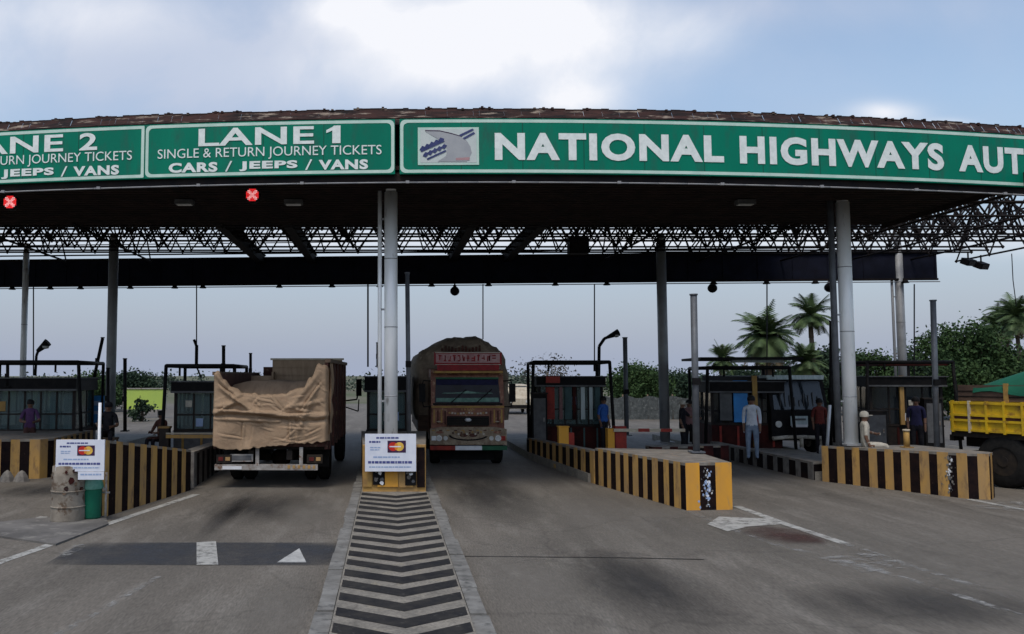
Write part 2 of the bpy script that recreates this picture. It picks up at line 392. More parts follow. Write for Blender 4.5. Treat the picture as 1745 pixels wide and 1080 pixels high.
class MB:
    def __init__(self):
        self.v, self.f, self.mi, self.mats = [], [], [], []
        self.sm = []

    def m(self, name):
        mm = M[name]
        if mm not in self.mats:
            self.mats.append(mm)
        return self.mats.index(mm)

    def add(self, vs, fs, mk, smooth=False):
        o = len(self.v)
        self.v += [tuple(p) for p in vs]
        i = self.m(mk)
        for f in fs:
            self.f.append([o + k for k in f]); self.mi.append(i); self.sm.append(smooth)
        return self

    def box(self, c, s, mk, rz=0.0, rx=0.0, ry=0.0):
        x, y, z = s[0] / 2, s[1] / 2, s[2] / 2
        e = Matrix.Translation(Vector(c)) @ (Matrix.Rotation(rz, 4, 'Z') @ Matrix.Rotation(ry, 4, 'Y') @ Matrix.Rotation(rx, 4, 'X'))
        vs = [e @ Vector((a * x, b * y, d * z)) for d in (-1, 1) for b in (-1, 1) for a in (-1, 1)]
        return self.add(vs, [(0, 2, 3, 1), (4, 5, 7, 6), (0, 1, 5, 4), (2, 6, 7, 3), (0, 4, 6, 2), (1, 3, 7, 5)], mk)

    def tube(self, p0, p1, r, mk, n=10, r1=None, cap=True):
        p0, p1 = Vector(p0), Vector(p1)
        r1 = r if r1 is None else r1
        q = (p1 - p0).to_track_quat('Z', 'Y')
        vs = []
        for p, rr in ((p0, r), (p1, r1)):
            for k in range(n):
                a = 2 * math.pi * k / n
                vs.append(p + q @ Vector((rr * math.cos(a), rr * math.sin(a), 0)))
        self.add(vs, [(k, (k + 1) % n, n + (k + 1) % n, n + k) for k in range(n)], mk, True)
        if cap:
            self.add(vs[:n], [tuple(reversed(range(n)))], mk)
            self.add(vs[n:], [tuple(range(n))], mk)
        return self

    def path(self, pts, r, mk, n=8):
        for a, b in zip(pts[:-1], pts[1:]):
            self.tube(a, b, r, mk, n)
        return self

    def lathe(self, c, prof, mk, n=24, smooth=True):
        """prof: list of (radius, z)"""
        c = Vector(c)
        vs = [c + Vector((r * math.cos(2 * math.pi * k / n), r * math.sin(2 * math.pi * k / n), z)) for r, z in prof for k in range(n)]
        fs = [(j * n + k, j * n + (k + 1) % n, (j + 1) * n + (k + 1) % n, (j + 1) * n + k) for j in range(len(prof) - 1) for k in range(n)]
        return self.add(vs, fs, mk, smooth)

    def prism(self, poly, z0, z1, mk, side=None):
        n = len(poly)
        z1s = z1 if isinstance(z1, (list, tuple)) else [z1] * n
        b = [Vector((p[0], p[1], z0)) for p in poly]
        t = [Vector((p[0], p[1], z)) for p, z in zip(poly, z1s)]
        self.add(t, [tuple(range(n))], mk)
        self.add(b, [tuple(reversed(range(n)))], mk)
        for k in range(n):
            j = (k + 1) % n
            self.add([b[k], b[j], t[j], t[k]], [(0, 1, 2, 3)], side or mk)
        return self

    def wheel(self, c, r, w, axis, tyre='rubber', rim=None):
        """a tyre with rounded shoulders round axis"""
        c, ax = Vector(c), Vector(axis).normalized()
        q = ax.to_track_quat('Z', 'Y')
        n = 28
        prof = [(r * .55, -w / 2), (r * .9, -w / 2), (r, -w * .33), (r, w * .33), (r * .9, w / 2), (r * .55, w / 2)]
        vs = [c + q @ Vector((a * math.cos(2 * math.pi * k / n), a * math.sin(2 * math.pi * k / n), z)) for a, z in prof for k in range(n)]
        fs = [(j * n + k, j * n + (k + 1) % n, (j + 1) * n + (k + 1) % n, (j + 1) * n + k) for j in range(len(prof) - 1) for k in range(n)]
        return self.add(vs, fs, tyre, True)

    def rim(self, c, r, w, axis, mk='palemetal'):
        c, ax = Vector(c), Vector(axis).normalized()
        self.tube(c - ax * w * .42, c + ax * w * .42, r * .55, mk, 20)
        self.tube(c - ax * w * .5, c + ax * w * .5, r * .2, mk, 12)
        return self

    def build(self, name, parent=None, label=None, origin=None):
        me = bpy.data.meshes.new(name)
        off = Vector(origin) if origin is not None else Vector((0, 0, 0))
        me.from_pydata([tuple(Vector(p) - off) for p in self.v], [], self.f)
        for mm in self.mats:
            me.materials.append(mm)
        me.polygons.foreach_set('material_index', self.mi)
        me.polygons.foreach_set('use_smooth', self.sm)
        bm = bmesh.new(); bm.from_mesh(me)
        bmesh.ops.remove_doubles(bm, verts=bm.verts, dist=1e-5)
        bmesh.ops.recalc_face_normals(bm, faces=bm.faces)
        bm.to_mesh(me); bm.free()
        o = bpy.data.objects.new(name, me)
        COL.objects.link(o)
        if origin is not None:
            o.location = off
        if parent is not None:
            o.parent = parent
        if label:
            o['label'] = label
        return o


def thing(name, label, cat, loc=(0, 0, 0), rz=0.0, group=None):
    o = bpy.data.objects.new(name, None)
    o.empty_display_size = .3
    COL.objects.link(o)
    o.location = loc
    o.rotation_euler = (0, 0, rz)
    return tag(o, label, cat, group)


def tag(o, label, cat, group=None):
    o['label'] = label
    o['category'] = cat
    if group:
        o['group'] = group
    return o


def setting(o, kind='structure'):
    o['kind'] = kind
    return o


def wpart(mb, name, root, label=None):
    """part whose mesh was written in world coordinates, under an unrotated root"""
    L = Vector(root.location)
    p = root.parent
    while p is not None:
        L += Vector(p.location); p = p.parent
    mb.v = [tuple(Vector(q) - L) for q in mb.v]
    return mb.build(name, root, label)


def copy_tree(o, parent=None):
    c = o.copy()
    COL.objects.link(c)
    c.parent = parent
    for ch in list(o.children):
        copy_tree(ch, c)
    return c


def bezier_mesh(text, bold=0.0, spacing=1.0):
    cu_ = bpy.data.curves.new('txt', 'FONT')
    cu_.body = text
    cu_.size = 1
    cu_.offset = bold
    cu_.space_character = spacing
    cu_.resolution_u = 4
    ob = bpy.data.objects.new('txt', cu_)
    COL.objects.link(ob)
    dg = bpy.context.evaluated_depsgraph_get()
    me = bpy.data.meshes.new_from_object(ob.evaluated_get(dg))
    vs = [v.co.copy() for v in me.vertices]
    fs = [tuple(p.vertices) for p in me.polygons]
    bpy.data.objects.remove(ob)
    bpy.data.meshes.remove(me)
    return vs, fs


def text_into(mb, text, fn, x0, x1, z0, z1, mk, bold=0.0, spacing=1.0):
    """fit text into a box of board coordinates and map it by fn(x, z)"""
    vs, fs = bezier_mesh(text, bold, spacing)
    ax, bx_ = min(v.x for v in vs), max(v.x for v in vs)
    ay_, by_ = min(v.y for v in vs), max(v.y for v in vs)
    mb.add([fn(x0 + (v.x - ax) / (bx_ - ax) * (x1 - x0), z0 + (v.y - ay_) / (by_ - ay_) * (z1 - z0)) for v in vs], fs, mk)


# ------------------------------------------------------------------ the setting: ground, road, markings
mb = MB(); mb.add([(-3000, -300, -.03), (3000, -300, -.03), (3000, 5000, -.03), (-3000, 5000, -.03)], [(0, 1, 2, 3)], 'earth')
setting(mb.build('ground'))
mb = MB(); mb.add([(-38, -25, 0), (48, -25, 0), (48, 75, 0), (-38, 75, 0)], [(0, 1, 2, 3)], 'road')
setting(mb.build('road'))


def sheet(name, pix, mk, z=.004, label=None):
    mb = MB()
    ps = [G(x, y, z) for x, y in pix]
    if mk in ('oil_and_shade', 'dust', 'stain'):      # stains fade out inside their own oblong
        xs_, ys_ = [p.x for p in ps], [p.y for p in ps]
        ps = [(min(xs_), min(ys_), z), (max(xs_), min(ys_), z), (max(xs_), max(ys_), z), (min(xs_), max(ys_), z)]
    mb.add(ps, [tuple(range(len(ps)))], mk)
    return setting(mb.build(name))


def line_sheet(name, pts, w, mk, z=.006):
    """a painted line of width w through ground points"""
    ps = [G(x, y, z) for x, y in pts]
    L, Rr = [], []
    for i, p in enumerate(ps):
        d = (ps[min(i + 1, len(ps) - 1)] - ps[max(i - 1, 0)]).normalized()
        n = Vector((-d.y, d.x, 0)) * w / 2
        L.append(p + n); Rr.append(p - n)
    mb = MB()
    n = len(ps)
    mb.add(L + Rr, [(i, i + 1, n + i + 1, n + i) for i in range(n - 1)], mk)
    return setting(mb.build(name))


line_sheet('road_marking', [(-60, 985), (0, 957), (60, 937), (110, 918), (170, 897), (250, 870), (335, 842)], .16, 'wornwhite')
line_sheet('road_marking', [(-40, 912), (0, 902), (40, 890), (75, 880)], .16, 'wornwhite')
line_sheet('road_marking', [(1165, 868), (1250, 902), (1330, 930), (1430, 952), (1560, 990), (1745, 1050)], .13, 'thinwhite')
line_sheet('road_marking', [(1255, 862), (1340, 893), (1440, 926)], .17, 'wornwhite', .008)
line_sheet('road_marking', [(1440, 926), (1560, 966), (1720, 1016), (1800, 1045)], .14, 'thinwhite')
line_sheet('road_marking', [(1650, 850), (1745, 868), (1800, 880)], .15, 'wornwhite')
line_sheet('road_marking', [(90, 1085), (180, 1035), (270, 982)], .09, 'thinwhite')
line_sheet('road_marking', [(1390, 815), (1500, 836), (1650, 852)], .12, 'thinwhite')
line_sheet('road_joint', [(745, 947), (1060, 950), (1200, 953)], .035, 'chev', .005)
sheet('road_marking', [(1205, 893), (1225, 880), (1320, 884), (1345, 892), (1275, 897), (1240, 905)], 'wornwhite', .010)
sheet('road_marking', [(1395, 950), (1490, 940), (1560, 965), (1470, 975)], 'thinwhite', .010)
sheet('road_marking', [(1640, 862), (1745, 852), (1800, 862), (1745, 872)], 'thinwhite', .012)
sheet('road_stain', [(1250, 905), (1290, 893), (1390, 905), (1425, 922), (1350, 931), (1300, 925)], 'stain', .012)
sheet('road_stain', [(1325, 915), (1370, 908), (1408, 918), (1360, 928)], 'stain', .014)
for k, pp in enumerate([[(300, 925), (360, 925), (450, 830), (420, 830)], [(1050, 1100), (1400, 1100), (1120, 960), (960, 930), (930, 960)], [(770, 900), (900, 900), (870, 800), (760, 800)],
                        [(370, 900), (470, 890), (560, 835), (380, 838)], [(1280, 1000), (1700, 1080), (1745, 1000), (1500, 985)], [(30, 850), (180, 850), (110, 820), (0, 825)]]):  # oil patch behind the tarpaulin truck doubles as its painted ground shade
    sheet('road_stain', pp, 'oil_and_shade', .003)
M['dust'] = worn('pale_dust', (.205, .188, .162), .46, .9, .3, stretch=(1.8, .5, 1), fade=True)
for pp in ([(755, 905), (900, 905), (1150, 1130), (830, 1130)], [(1280, 990), (1600, 880), (1900, 960), (1560, 1080)], [(330, 1130), (420, 965), (580, 965), (530, 1130)], [(430, 900), (585, 900), (590, 850), (520, 850)], [(880, 960), (1300, 870), (1180, 840), (960, 830)]):
    sheet('road_stain', pp, 'dust', .0045)
# rubber strip patched across the first lane, with its paint patches
sheet('rumble_strip', [(75, 962), (600, 963), (606, 924), (140, 924)], 'strip', .006)
sheet('road_marking', [(335, 962), (372, 962), (368, 922), (335, 924)], 'wornwhite', .010)
sheet('road_marking', [(472, 958), (522, 958), (510, 934)], 'white', .010)
sheet('road_marking', [(110, 950), (150, 930), (135, 925), (95, 945)], 'thinwhite', .010)

# --- middle island: kerbs and chevrons
KZ = .11
XL, XR = -.53, .81
mb = MB()
mb.prism([(XL, 2.2), (XL, 34), (XR, 34), (XR, 2.2)], 0, KZ, 'islandtop')
setting(mb.build('traffic_island'))
for side in (-1, 1):
    mb = MB()
    x0 = (XL - .012) if side < 0 else (XR + .012)
    y = 2.2
    while y < 33:
        ln = random.uniform(.85, 1.05)
        dz, dx = random.uniform(-.012, .012), random.uniform(-.012, .012)
        wd = .175 + random.uniform(-.01, .01)
        mb.prism([(x0, y), (x0, y + ln - .02), (x0 + side * wd + dx, y + ln - .02), (x0 + side * wd + dx, y)], 0, KZ - .02 + dz, 'kerb')
        y += ln
    setting(mb.build('kerb'))
mb = MB()
y = 3.6
while y < 16.8:
    w = .30 + random.uniform(-.03, .03)
    v = .42 + random.uniform(-.03, .03)
    xm = .17
    mb.add([(XL + .02, y + v, KZ + .004), (xm, y, KZ + .004), (XR - .02, y + v * 1.05, KZ + .004), (XR - .02, y + v * 1.05 + w, KZ + .004), (xm, y + w, KZ + .004), (XL + .02, y + v + w, KZ + .004)],
           [(0, 1, 4, 5), (1, 2, 3, 4)], 'chev')
    y += .56
setting(mb.build('chevron_marking'))

# other islands (raised slabs running back to the booths)


def island(pts, z, name='traffic_island'):
    mb = MB(); mb.prism(pts, 0, z, 'islandtop'); return setting(mb.build(name))


def xy(px, py, z=0):
    p = G(px, py, z); return (p.x, p.y)


def stripes(poly, z0, ztop, mb, edges, w=.2, a='yel', b='blk', start=0, closed=True, topmat='blocktop', jitter=.015):
    """vertical stripes along the listed edges of a plan polygon, a lid on top; ztop: height per corner"""
    n = len(poly)
    for k in range(n):
        j = (k + 1) % n
        p, q = Vector(poly[k] + (0,)) if len(poly[k]) == 2 else Vector(poly[k]), Vector(poly[j] + (0,)) if len(poly[j]) == 2 else Vector(poly[j])
        za, zb = ztop[k], ztop[j]
        L = (q - p).length
        if k in edges:
            cnt = max(1, round(L / w))
            ts = [i / cnt for i in range(cnt + 1)]
            for i in range(1, cnt):
                ts[i] += random.uniform(-.13, .13) / cnt
            for i in range(cnt):
                u0, u1 = p.lerp(q, ts[i]), p.lerp(q, ts[i + 1])
                h0, h1 = za + (zb - za) * ts[i], za + (zb - za) * ts[i + 1]
                lip = .05
                mk = a if (i + start) % 2 == 0 else b
                mb.add([(u0.x, u0.y, z0), (u1.x, u1.y, z0), (u1.x, u1.y, h1 - lip), (u0.x, u0.y, h0 - lip)], [(0, 1, 2, 3)], mk)
                mb.add([(u0.x, u0.y, h0 - lip), (u1.x, u1.y, h1 - lip), (u1.x, u1.y, h1), (u0.x, u0.y, h0)], [(0, 1, 2, 3)], topmat if mk == b else a)
            start += cnt
        else:
            mb.add([(p.x, p.y, z0), (q.x, q.y, z0), (q.x, q.y, zb), (p.x, p.y, za)], [(0, 1, 2, 3)], 'oran')
    # top with a slightly rough middle
    c = Vector((sum(p[0] for p in poly) / n, sum(p[1] for p in poly) / n, sum(ztop) / n + .012))
    for k in range(n):
        j = (k + 1) % n
        mb.add([(poly[k][0], poly[k][1], ztop[k]), (poly[j][0], poly[j][1], ztop[j]), c], [(0, 1, 2)], topmat)


# islands: (near end ... far end), raised 0.2 m behind their striped blocks
ISL2 = [(4.62, 19.8), (6.75, 19.6), (6.9, 33), (4.2, 33), (4.15, 25.5)]
ISL3 = [(10.05, 20.2), (12.2, 20.2), (13.0, 33), (10.2, 33), (10.0, 26)]
ISL4 = [(15.6, 21), (18.0, 21), (18.6, 33), (15.4, 33)]
ISLM = [(-5.0, 15.3), (-4.32, 18.6), (-4.35, 24), (-4.5, 33), (-6.8, 33), (-6.3, 18.5), (-5.7, 15.5)]
ISLN = [(-8.8, 21), (-8.9, 33), (-12, 33), (-12, 20.4), (-9.3, 20.4)]
for pts in (ISL2, ISL3, ISL4, ISLM, ISLN):
    island(pts, .20)
mb = MB(); mb.prism([xy(-10, 915), xy(95, 930), xy(185, 895), xy(178, 880), xy(60, 885), xy(-10, 893)], 0, .03, 'apron')
setting(mb.build('island_nose'))

# ------------------------------------------------------------------ striped crash barriers
def barrier(label, poly, ztop, edges, w=.2, a='yel', start=0, b='blk', z0=0.0, name='crash_barrier', group='striped concrete crash barriers'):
    mb = MB()
    stripes(poly, z0, ztop, mb, edges, w, a, b, start)
    c = (sum(p[0] for p in poly) / len(poly), sum(p[1] for p in poly) / len(poly), 0)
    o = mb.build(name, origin=c)
    bv_ = o.modifiers.new('worn_edge', 'BEVEL'); bv_.width = .018; bv_.segments = 2; bv_.limit_method = 'ANGLE'; bv_.angle_limit = R(40)
    return tag(o, label, 'barrier', group)


barrier('tall yellow and black striped barrier behind the card board and green bin', [(-4.93, 14.9), (-4.22, 18.45), (-5.0, 18.5), (-5.75, 15.1)], [1.34, .86, .86, 1.34], (0, 3), .225, 'oran')
b2 = barrier('bright yellow and black striped barrier standing alone before the trees', [(5.45, 15.7), (6.33, 15.8), (6.62, 18.7), (4.71, 19.46)], [.86, .86, .84, .82], (0,), .26, 'yel')
mb = MB(); stripes([(5.45 - .004, 15.7), (4.71 - .004, 19.46), (4.74, 19.47), (5.48, 15.71)], .002, [.86, .81, .81, .86], mb, (0,), .205, 'oran', start=1)
wpart(mb, 'striped_side', b2)
for zq, wq, mk in ((.66, .16, 'sack'), (.48, .09, 'printpale'), (.36, .2, 'whitep'), (.18, .12, 'sack'), (.09, .18, 'printpale')):
    pass
mb = MB()
random.seed(11)
for k in range(85):
    u, z = random.gauss(.46, .055), random.uniform(.05, .76)
    r = random.uniform(.006, .026) * random.choice((1, 1, 1.5))
    x, y = 5.45 + .88 * u, 15.7 + .1 * u - .004
    n = random.choice((4, 5, 6))
    mb.add([(x + r * random.uniform(.5, 1.2) * math.cos(6.28 * i / n), y - .002 * (k % 3), z + r * random.uniform(.6, 1.7) * math.sin(6.28 * i / n)) for i in range(n)], [tuple(range(n))], random.choice(('sack', 'whitep', 'panel', 'boothgrey', 'printpale')))
wpart(mb, 'flaking_paint_moss', b2)
random.seed(21)
B3 = [(10.12, 20.0), (11.58, 17.15), (11.95, 17.05), (12.28, 17.4), (12.3, 20.0)]
b3 = barrier('orange and black striped barrier beside the yellow truck wheel', B3, [.82, .9, .9, .9, .84], (0, 1, 2, 3), .185, 'oran')
mb = MB()
for k in range(70):
    u, z = random.gauss(.893, .016), random.uniform(.08, .8)
    r = random.uniform(.006, .026) * random.choice((1, 1, 1.5))
    x, y = 10.12 + 1.46 * u - .008, 20.0 - 2.85 * u - .004
    n = 5
    mb.add([(x + r * .4 * math.cos(6.28 * i / n), y - r * .8 * math.cos(6.28 * i / n), z + r * random.uniform(.6, 1.7) * math.sin(6.28 * i / n)) for i in range(n)], [tuple(range(n))], random.choice(('sack', 'whitep', 'sack', 'boothgrey')))
wpart(mb, 'flaking_paint_moss', b3)
b1 = barrier('narrow yellow and black barrier under the card board on the chevron island', [(-.5, 17.42), (.78, 17.42), (1.02, 22.5), (-.68, 22.5)], [1.06, 1.06, 1.0, 1.0], (1, 3), .26, 'ochre')
mb = MB()
mb.box((-.40, 17.40, .62), (.18, .03, .82), 'ochre'); mb.box((.01, 17.398, .6), (.42, .03, .78), 'yel'); mb.box((.31, 17.40, .6), (.16, .03, .8), 'oran'); mb.box((.46, 17.4, .6), (.13, .03, .8), 'ochre'); mb.box((.68, 17.4, .6), (.16, .03, .8), 'blk')
mb.box((-.17, 17.385, .43), (.24, .02, .36), 'black'); mb.box((.47, 17.383, .42), (.22, .02, .36), 'black')
wpart(mb, 'painted_front', b1)
mb = MB()
random.seed(5)
for cx in (-.17, .47):
    for k in range(9):
        x, z, r = cx + random.uniform(-.08, .08), random.uniform(.28, .56), random.uniform(.015, .045)
        mb.add([(x + r * math.cos(6.28 * i / 6), 17.37 - .001 * k, z + r * random.uniform(.5, 1.3) * math.sin(6.28 * i / 6)) for i in range(6)], [tuple(range(6))], random.choice(('whitep', 'sack', 'sack', 'boothgrey')))
wpart(mb, 'flaking_paint_moss', b1)
# low striped kerb walls further in
barrier('low striped kerb wall running back from the lone bright yellow barrier', [(4.70, 19.55), (4.16, 25.6), (4.4, 25.6), (4.95, 19.55)], [.74, .6, .6, .74], (0, 3), .3, 'oran')
barrier('low striped kerb wall in front of the man in white', [(10.02, 20.2), (9.98, 26.5), (10.22, 26.5), (10.3, 20.3)], [.42, .42, .42, .42], (0, 3), .3, 'sack')
barrier('striped barrier with pale stones at its foot below the long glass booth', [(-8.3, 20.5), (-8.12, 20.9), (-8.25, 24), (-12, 24), (-12, 20.3)], [.93, .93, .93, .93, .93], (0, 1, 4), .235, 'oran')
barrier('low dark red striped barrier behind the slate pole of the bright yellow barrier', [(6.8, 22), (9.0, 22.6), (9.0, 23.2), (6.8, 22.6)], [.0 + .62] * 4, (0, 3), .26, 'maroon', z0=.0)
barrier('striped kerb wall under the tarpaulin truck side booth', [(-4.25, 18.9), (-4.4, 25), (-4.7, 25), (-4.6, 18.9)], [.78, .66, .66, .78], (0, 3), .3, 'sack')
random.seed(3)
for k in range(7):
    o = None
    mb = MB()
    c = Vector((-8.5 - .34 * k, 20.02 + random.uniform(-.05, .05), 0))
    prof = [(.01, .25 + random.uniform(-.05, .05)), (.08, .21), (.14, .12), (.19, .0)]
    mb.lathe(c, prof, 'sack', 7, False)
    tag(mb.build('kerb_stone', origin=c), 'pale rough kerb stone at the foot of the striped barrier under the long glass booth', 'stone', 'pale stones below the long glass booth')

# ------------------------------------------------------------------ canopy
def arc(x):
    return 16.6 + .009 * (x - 2) ** 2


can = thing('toll_canopy', 'huge dark curved toll plaza canopy with a rusty roof edge on silver columns', 'canopy', (0, 18.6, 0))
XS = [x * .6 for x in range(-38, 47)]
# soffit slab of the front strip
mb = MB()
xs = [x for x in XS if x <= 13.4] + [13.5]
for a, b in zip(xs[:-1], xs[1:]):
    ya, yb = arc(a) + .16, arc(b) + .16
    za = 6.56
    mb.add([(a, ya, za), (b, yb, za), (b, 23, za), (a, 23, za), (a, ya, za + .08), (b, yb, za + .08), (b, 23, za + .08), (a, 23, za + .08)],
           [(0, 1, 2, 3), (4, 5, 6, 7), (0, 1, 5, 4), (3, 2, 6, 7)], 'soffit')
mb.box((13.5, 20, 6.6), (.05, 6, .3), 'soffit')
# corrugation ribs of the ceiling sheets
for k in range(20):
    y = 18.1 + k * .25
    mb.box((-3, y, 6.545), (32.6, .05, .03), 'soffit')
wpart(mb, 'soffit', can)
mb = MB()
for a, b in zip(xs[:-1], xs[1:]):
    ya, yb = arc(a) + .55, arc(b) + .55
    mb.add([(a, ya, 7.72), (b, yb, 7.72), (b, 33, 8.25), (a, 33, 8.25), (a, ya, 7.77), (b, yb, 7.77), (b, 33, 8.31), (a, 33, 8.31)],
           [(0, 1, 2, 3), (4, 5, 6, 7), (0, 1, 5, 4), (3, 2, 6, 7)], 'roof')
wpart(mb, 'roof', can)
# rusty edge sheets over the signs, ragged along the top
mb = MB()
random.seed(9)
x = -22.8
while x < 27:
    w = random.uniform(.10, .22)
    t = 7.90 + random.uniform(-.015, .02)
    b = 7.50
    y0, y1 = arc(x) + .20, arc(x + w) + .20
    yo = 0.0
    mb.add([(x, y0 + yo, b), (x + w, y1 + yo, b), (x + w, y1 + .3 + yo, t), (x, y0 + .3 + yo, t), (x, y0 + .36 + yo, t - .03), (x + w, y1 + .36 + yo, t - .03)], [(0, 1, 2, 3), (3, 2, 5, 4)], 'rust')
    if random.random() < .22:
        mb.box((x + w / 2, y0 + .3, t + random.uniform(-.01, .01)), (.05, .08, .05), 'rust')
    mb.add([(x, y0 + .30, t - .045), (x + w, y1 + .30, t - .045), (x + w, y1 + .285, t + .012), (x, y0 + .285, t + .012)], [(0, 1, 2, 3)], 'rustdark')
    x += w
wpart(mb, 'roof_edge_sheet', can)
# pale ledge bits and pipes
mb = MB()
for a, b in zip(XS[:-1], XS[1:]):
    mb.tube((a, arc(a) + .18, 7.62), (b, arc(b) + .18, 7.62), .022, 'rust', 6)
wpart(mb, 'roof_edge_pipe', can)
mb = MB()
for a, b in zip(XS[:-1], XS[1:]):
    ya, yb = arc(a), arc(b)
    mb.add([(a, ya + .1, 6.30), (b, yb + .1, 6.30), (b, yb + .1, 6.44), (a, ya + .1, 6.44), (a, ya + .24, 6.30), (b, yb + .24, 6.30), (b, yb + .24, 6.56), (a, ya + .24, 6.56)],
           [(0, 1, 2, 3), (0, 1, 5, 4), (4, 5, 6, 7), (3, 2, 6, 7)], 'steel_dark')
wpart(mb, 'front_beam', can)
mb = MB()
for a, b in zip(XS[:-1], XS[1:]):
    mb.tube((a, arc(a) + .02, 6.27), (b, arc(b) + .02, 6.27), .016, 'palepipe', 6)
for k in range(-9, 12):
    x = k * 2.1 + .4
    mb.box((x, arc(x), 6.275), (.07, .05, .05), 'palepipe')
wpart(mb, 'conduit_pipe', can)
# front columns
def column(x, y, r, zb, zt, mk='column', pipe=True, label=None, pr=.045, pm=None):
    mb = MB()
    mb.tube((x, y, zb), (x, y, zt), r, mk, 28)
    for z in (zb + 1.1, zb + 2.6, zb + 4.1):
        mb.tube((x, y, z), (x, y, z + .02), r + .004, 'colgrey', 28)
    mb.box((x, y, zb + .02), (r * 3, r * 3, .04), 'colgrey')
    mb.tube((x, y, zt - .02), (x, y, zt + .3), r * .8, mk, 20)
    o = wpart(mb, 'column', can, label)
    if pipe:
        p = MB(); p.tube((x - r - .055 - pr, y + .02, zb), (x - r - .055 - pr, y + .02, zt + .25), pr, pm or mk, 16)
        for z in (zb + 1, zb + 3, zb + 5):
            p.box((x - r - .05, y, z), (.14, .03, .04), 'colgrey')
        wpart(p, 'drain_pipe_and_shaded_side', o)
    return o


column(.08, 18.6, .145, .9, 6.5)
column(at(1450, 740, 19.7).x, 19.7, .15, .86, 6.5, pr=.07, pm='pole')  # the dark pipe here stands in for this column's shaded side
column(-9.3, 19.6, .15, .9, 6.5)
for px in (190, 1130):
    column(at(px, 600, 29).x, 29, .165, .2, 7.0, 'colgrey', False)
column(at(1537, 600, 29.6).x, 29.6, .14, .2, 7.0, 'colgrey', True)
column(at(40, 600, 31).x, 31, .11, .2, 7.0, 'column', False)

# rear fascia
FA, FB = Vector((-24, 32.6, 0)), Vector((19.15, 29.5, 0))
mb = MB()
fd = (FB - FA).normalized(); fn = Vector((fd.y, -fd.x, 0))
L = (FB - FA).length
ang = math.atan2(fd.y, fd.x)
mid = (FA + FB) / 2
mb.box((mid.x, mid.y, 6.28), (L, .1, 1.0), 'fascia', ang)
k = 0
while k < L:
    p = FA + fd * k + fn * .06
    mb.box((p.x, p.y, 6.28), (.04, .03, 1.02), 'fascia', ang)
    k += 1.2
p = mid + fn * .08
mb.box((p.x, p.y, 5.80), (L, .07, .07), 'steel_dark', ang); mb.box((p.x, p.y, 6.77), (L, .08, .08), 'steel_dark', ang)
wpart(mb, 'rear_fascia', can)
mb = MB()
a, b = FA + fn * .2 + Vector((0, 0, 5.70)), FB + fn * .2 + Vector((0, 0, 5.70))
mb.tube(a, b, .018, 'palepipe', 6)
wpart(mb, 'conduit_pipe', can)
for px in (8, 76, 130, 218, 296, 345, 477, 567, 648, 735, 830, 940, 1024, 1115, 1196, 1280, 1357, 1497):
    t = (at(px, 490, 31).x - FA.x) / (FB.x - FA.x)
    p = FA + (FB - FA) * t + fn * .22
    mb = MB(); mb.tube((p.x, p.y, 5.66), (p.x, p.y, 5.76), .13, 'black', 12, .07)
    wpart(mb, 'downlight', can)
# space frame: transverse trusses and longitudinal beams
random.seed(4)
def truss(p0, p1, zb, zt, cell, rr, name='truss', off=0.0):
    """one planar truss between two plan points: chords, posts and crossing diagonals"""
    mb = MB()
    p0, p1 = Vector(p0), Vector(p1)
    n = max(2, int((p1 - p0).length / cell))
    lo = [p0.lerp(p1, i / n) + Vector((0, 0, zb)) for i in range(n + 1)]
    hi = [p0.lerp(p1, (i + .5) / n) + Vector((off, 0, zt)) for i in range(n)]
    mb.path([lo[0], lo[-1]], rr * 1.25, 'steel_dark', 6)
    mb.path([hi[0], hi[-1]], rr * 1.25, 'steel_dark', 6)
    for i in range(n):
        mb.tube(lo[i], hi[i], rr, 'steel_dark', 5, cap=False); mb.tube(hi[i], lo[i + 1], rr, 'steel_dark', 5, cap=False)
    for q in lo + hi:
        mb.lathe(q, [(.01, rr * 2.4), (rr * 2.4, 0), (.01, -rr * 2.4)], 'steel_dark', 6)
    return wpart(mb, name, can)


for i, y in enumerate((23.2, 24.7, 26.2, 27.7, 29.2)):
    truss((-20 + .2 * i, y, 0), (20.2, y - .06 * 0, 0), 6.55 + .04 * i, 7.75 + .05 * i, 1.5, .026)
for i, y in enumerate((23.9, 25.4, 28.4)):
    truss((-20.6 + .3 * i, y, 0), (20.2, y, 0), 6.6 + .03 * i, 7.7, 1.1, .024, off=.25)
for y, xe_ in ((18.6, 15.1), (19.7, 17.8), (21.4, 20.2)):
    truss((13.6, y, 0), (xe_, y, 0), 6.5, 7.7, 1.5, .026)
truss((13.6, 18.3, 0), (20.2, 20.15, 0), 6.5, 7.6, 1.5, .026)
for x in (-15.6, -11.4, -8.4, 7.6, 11.0, 13.9, 16.2, 18.3, 20.2):
    truss((x, arc(x) + .45 if x > 13 else 22.6, 0), (x, 30, 0), 6.5, 7.75, 1.5, .026)
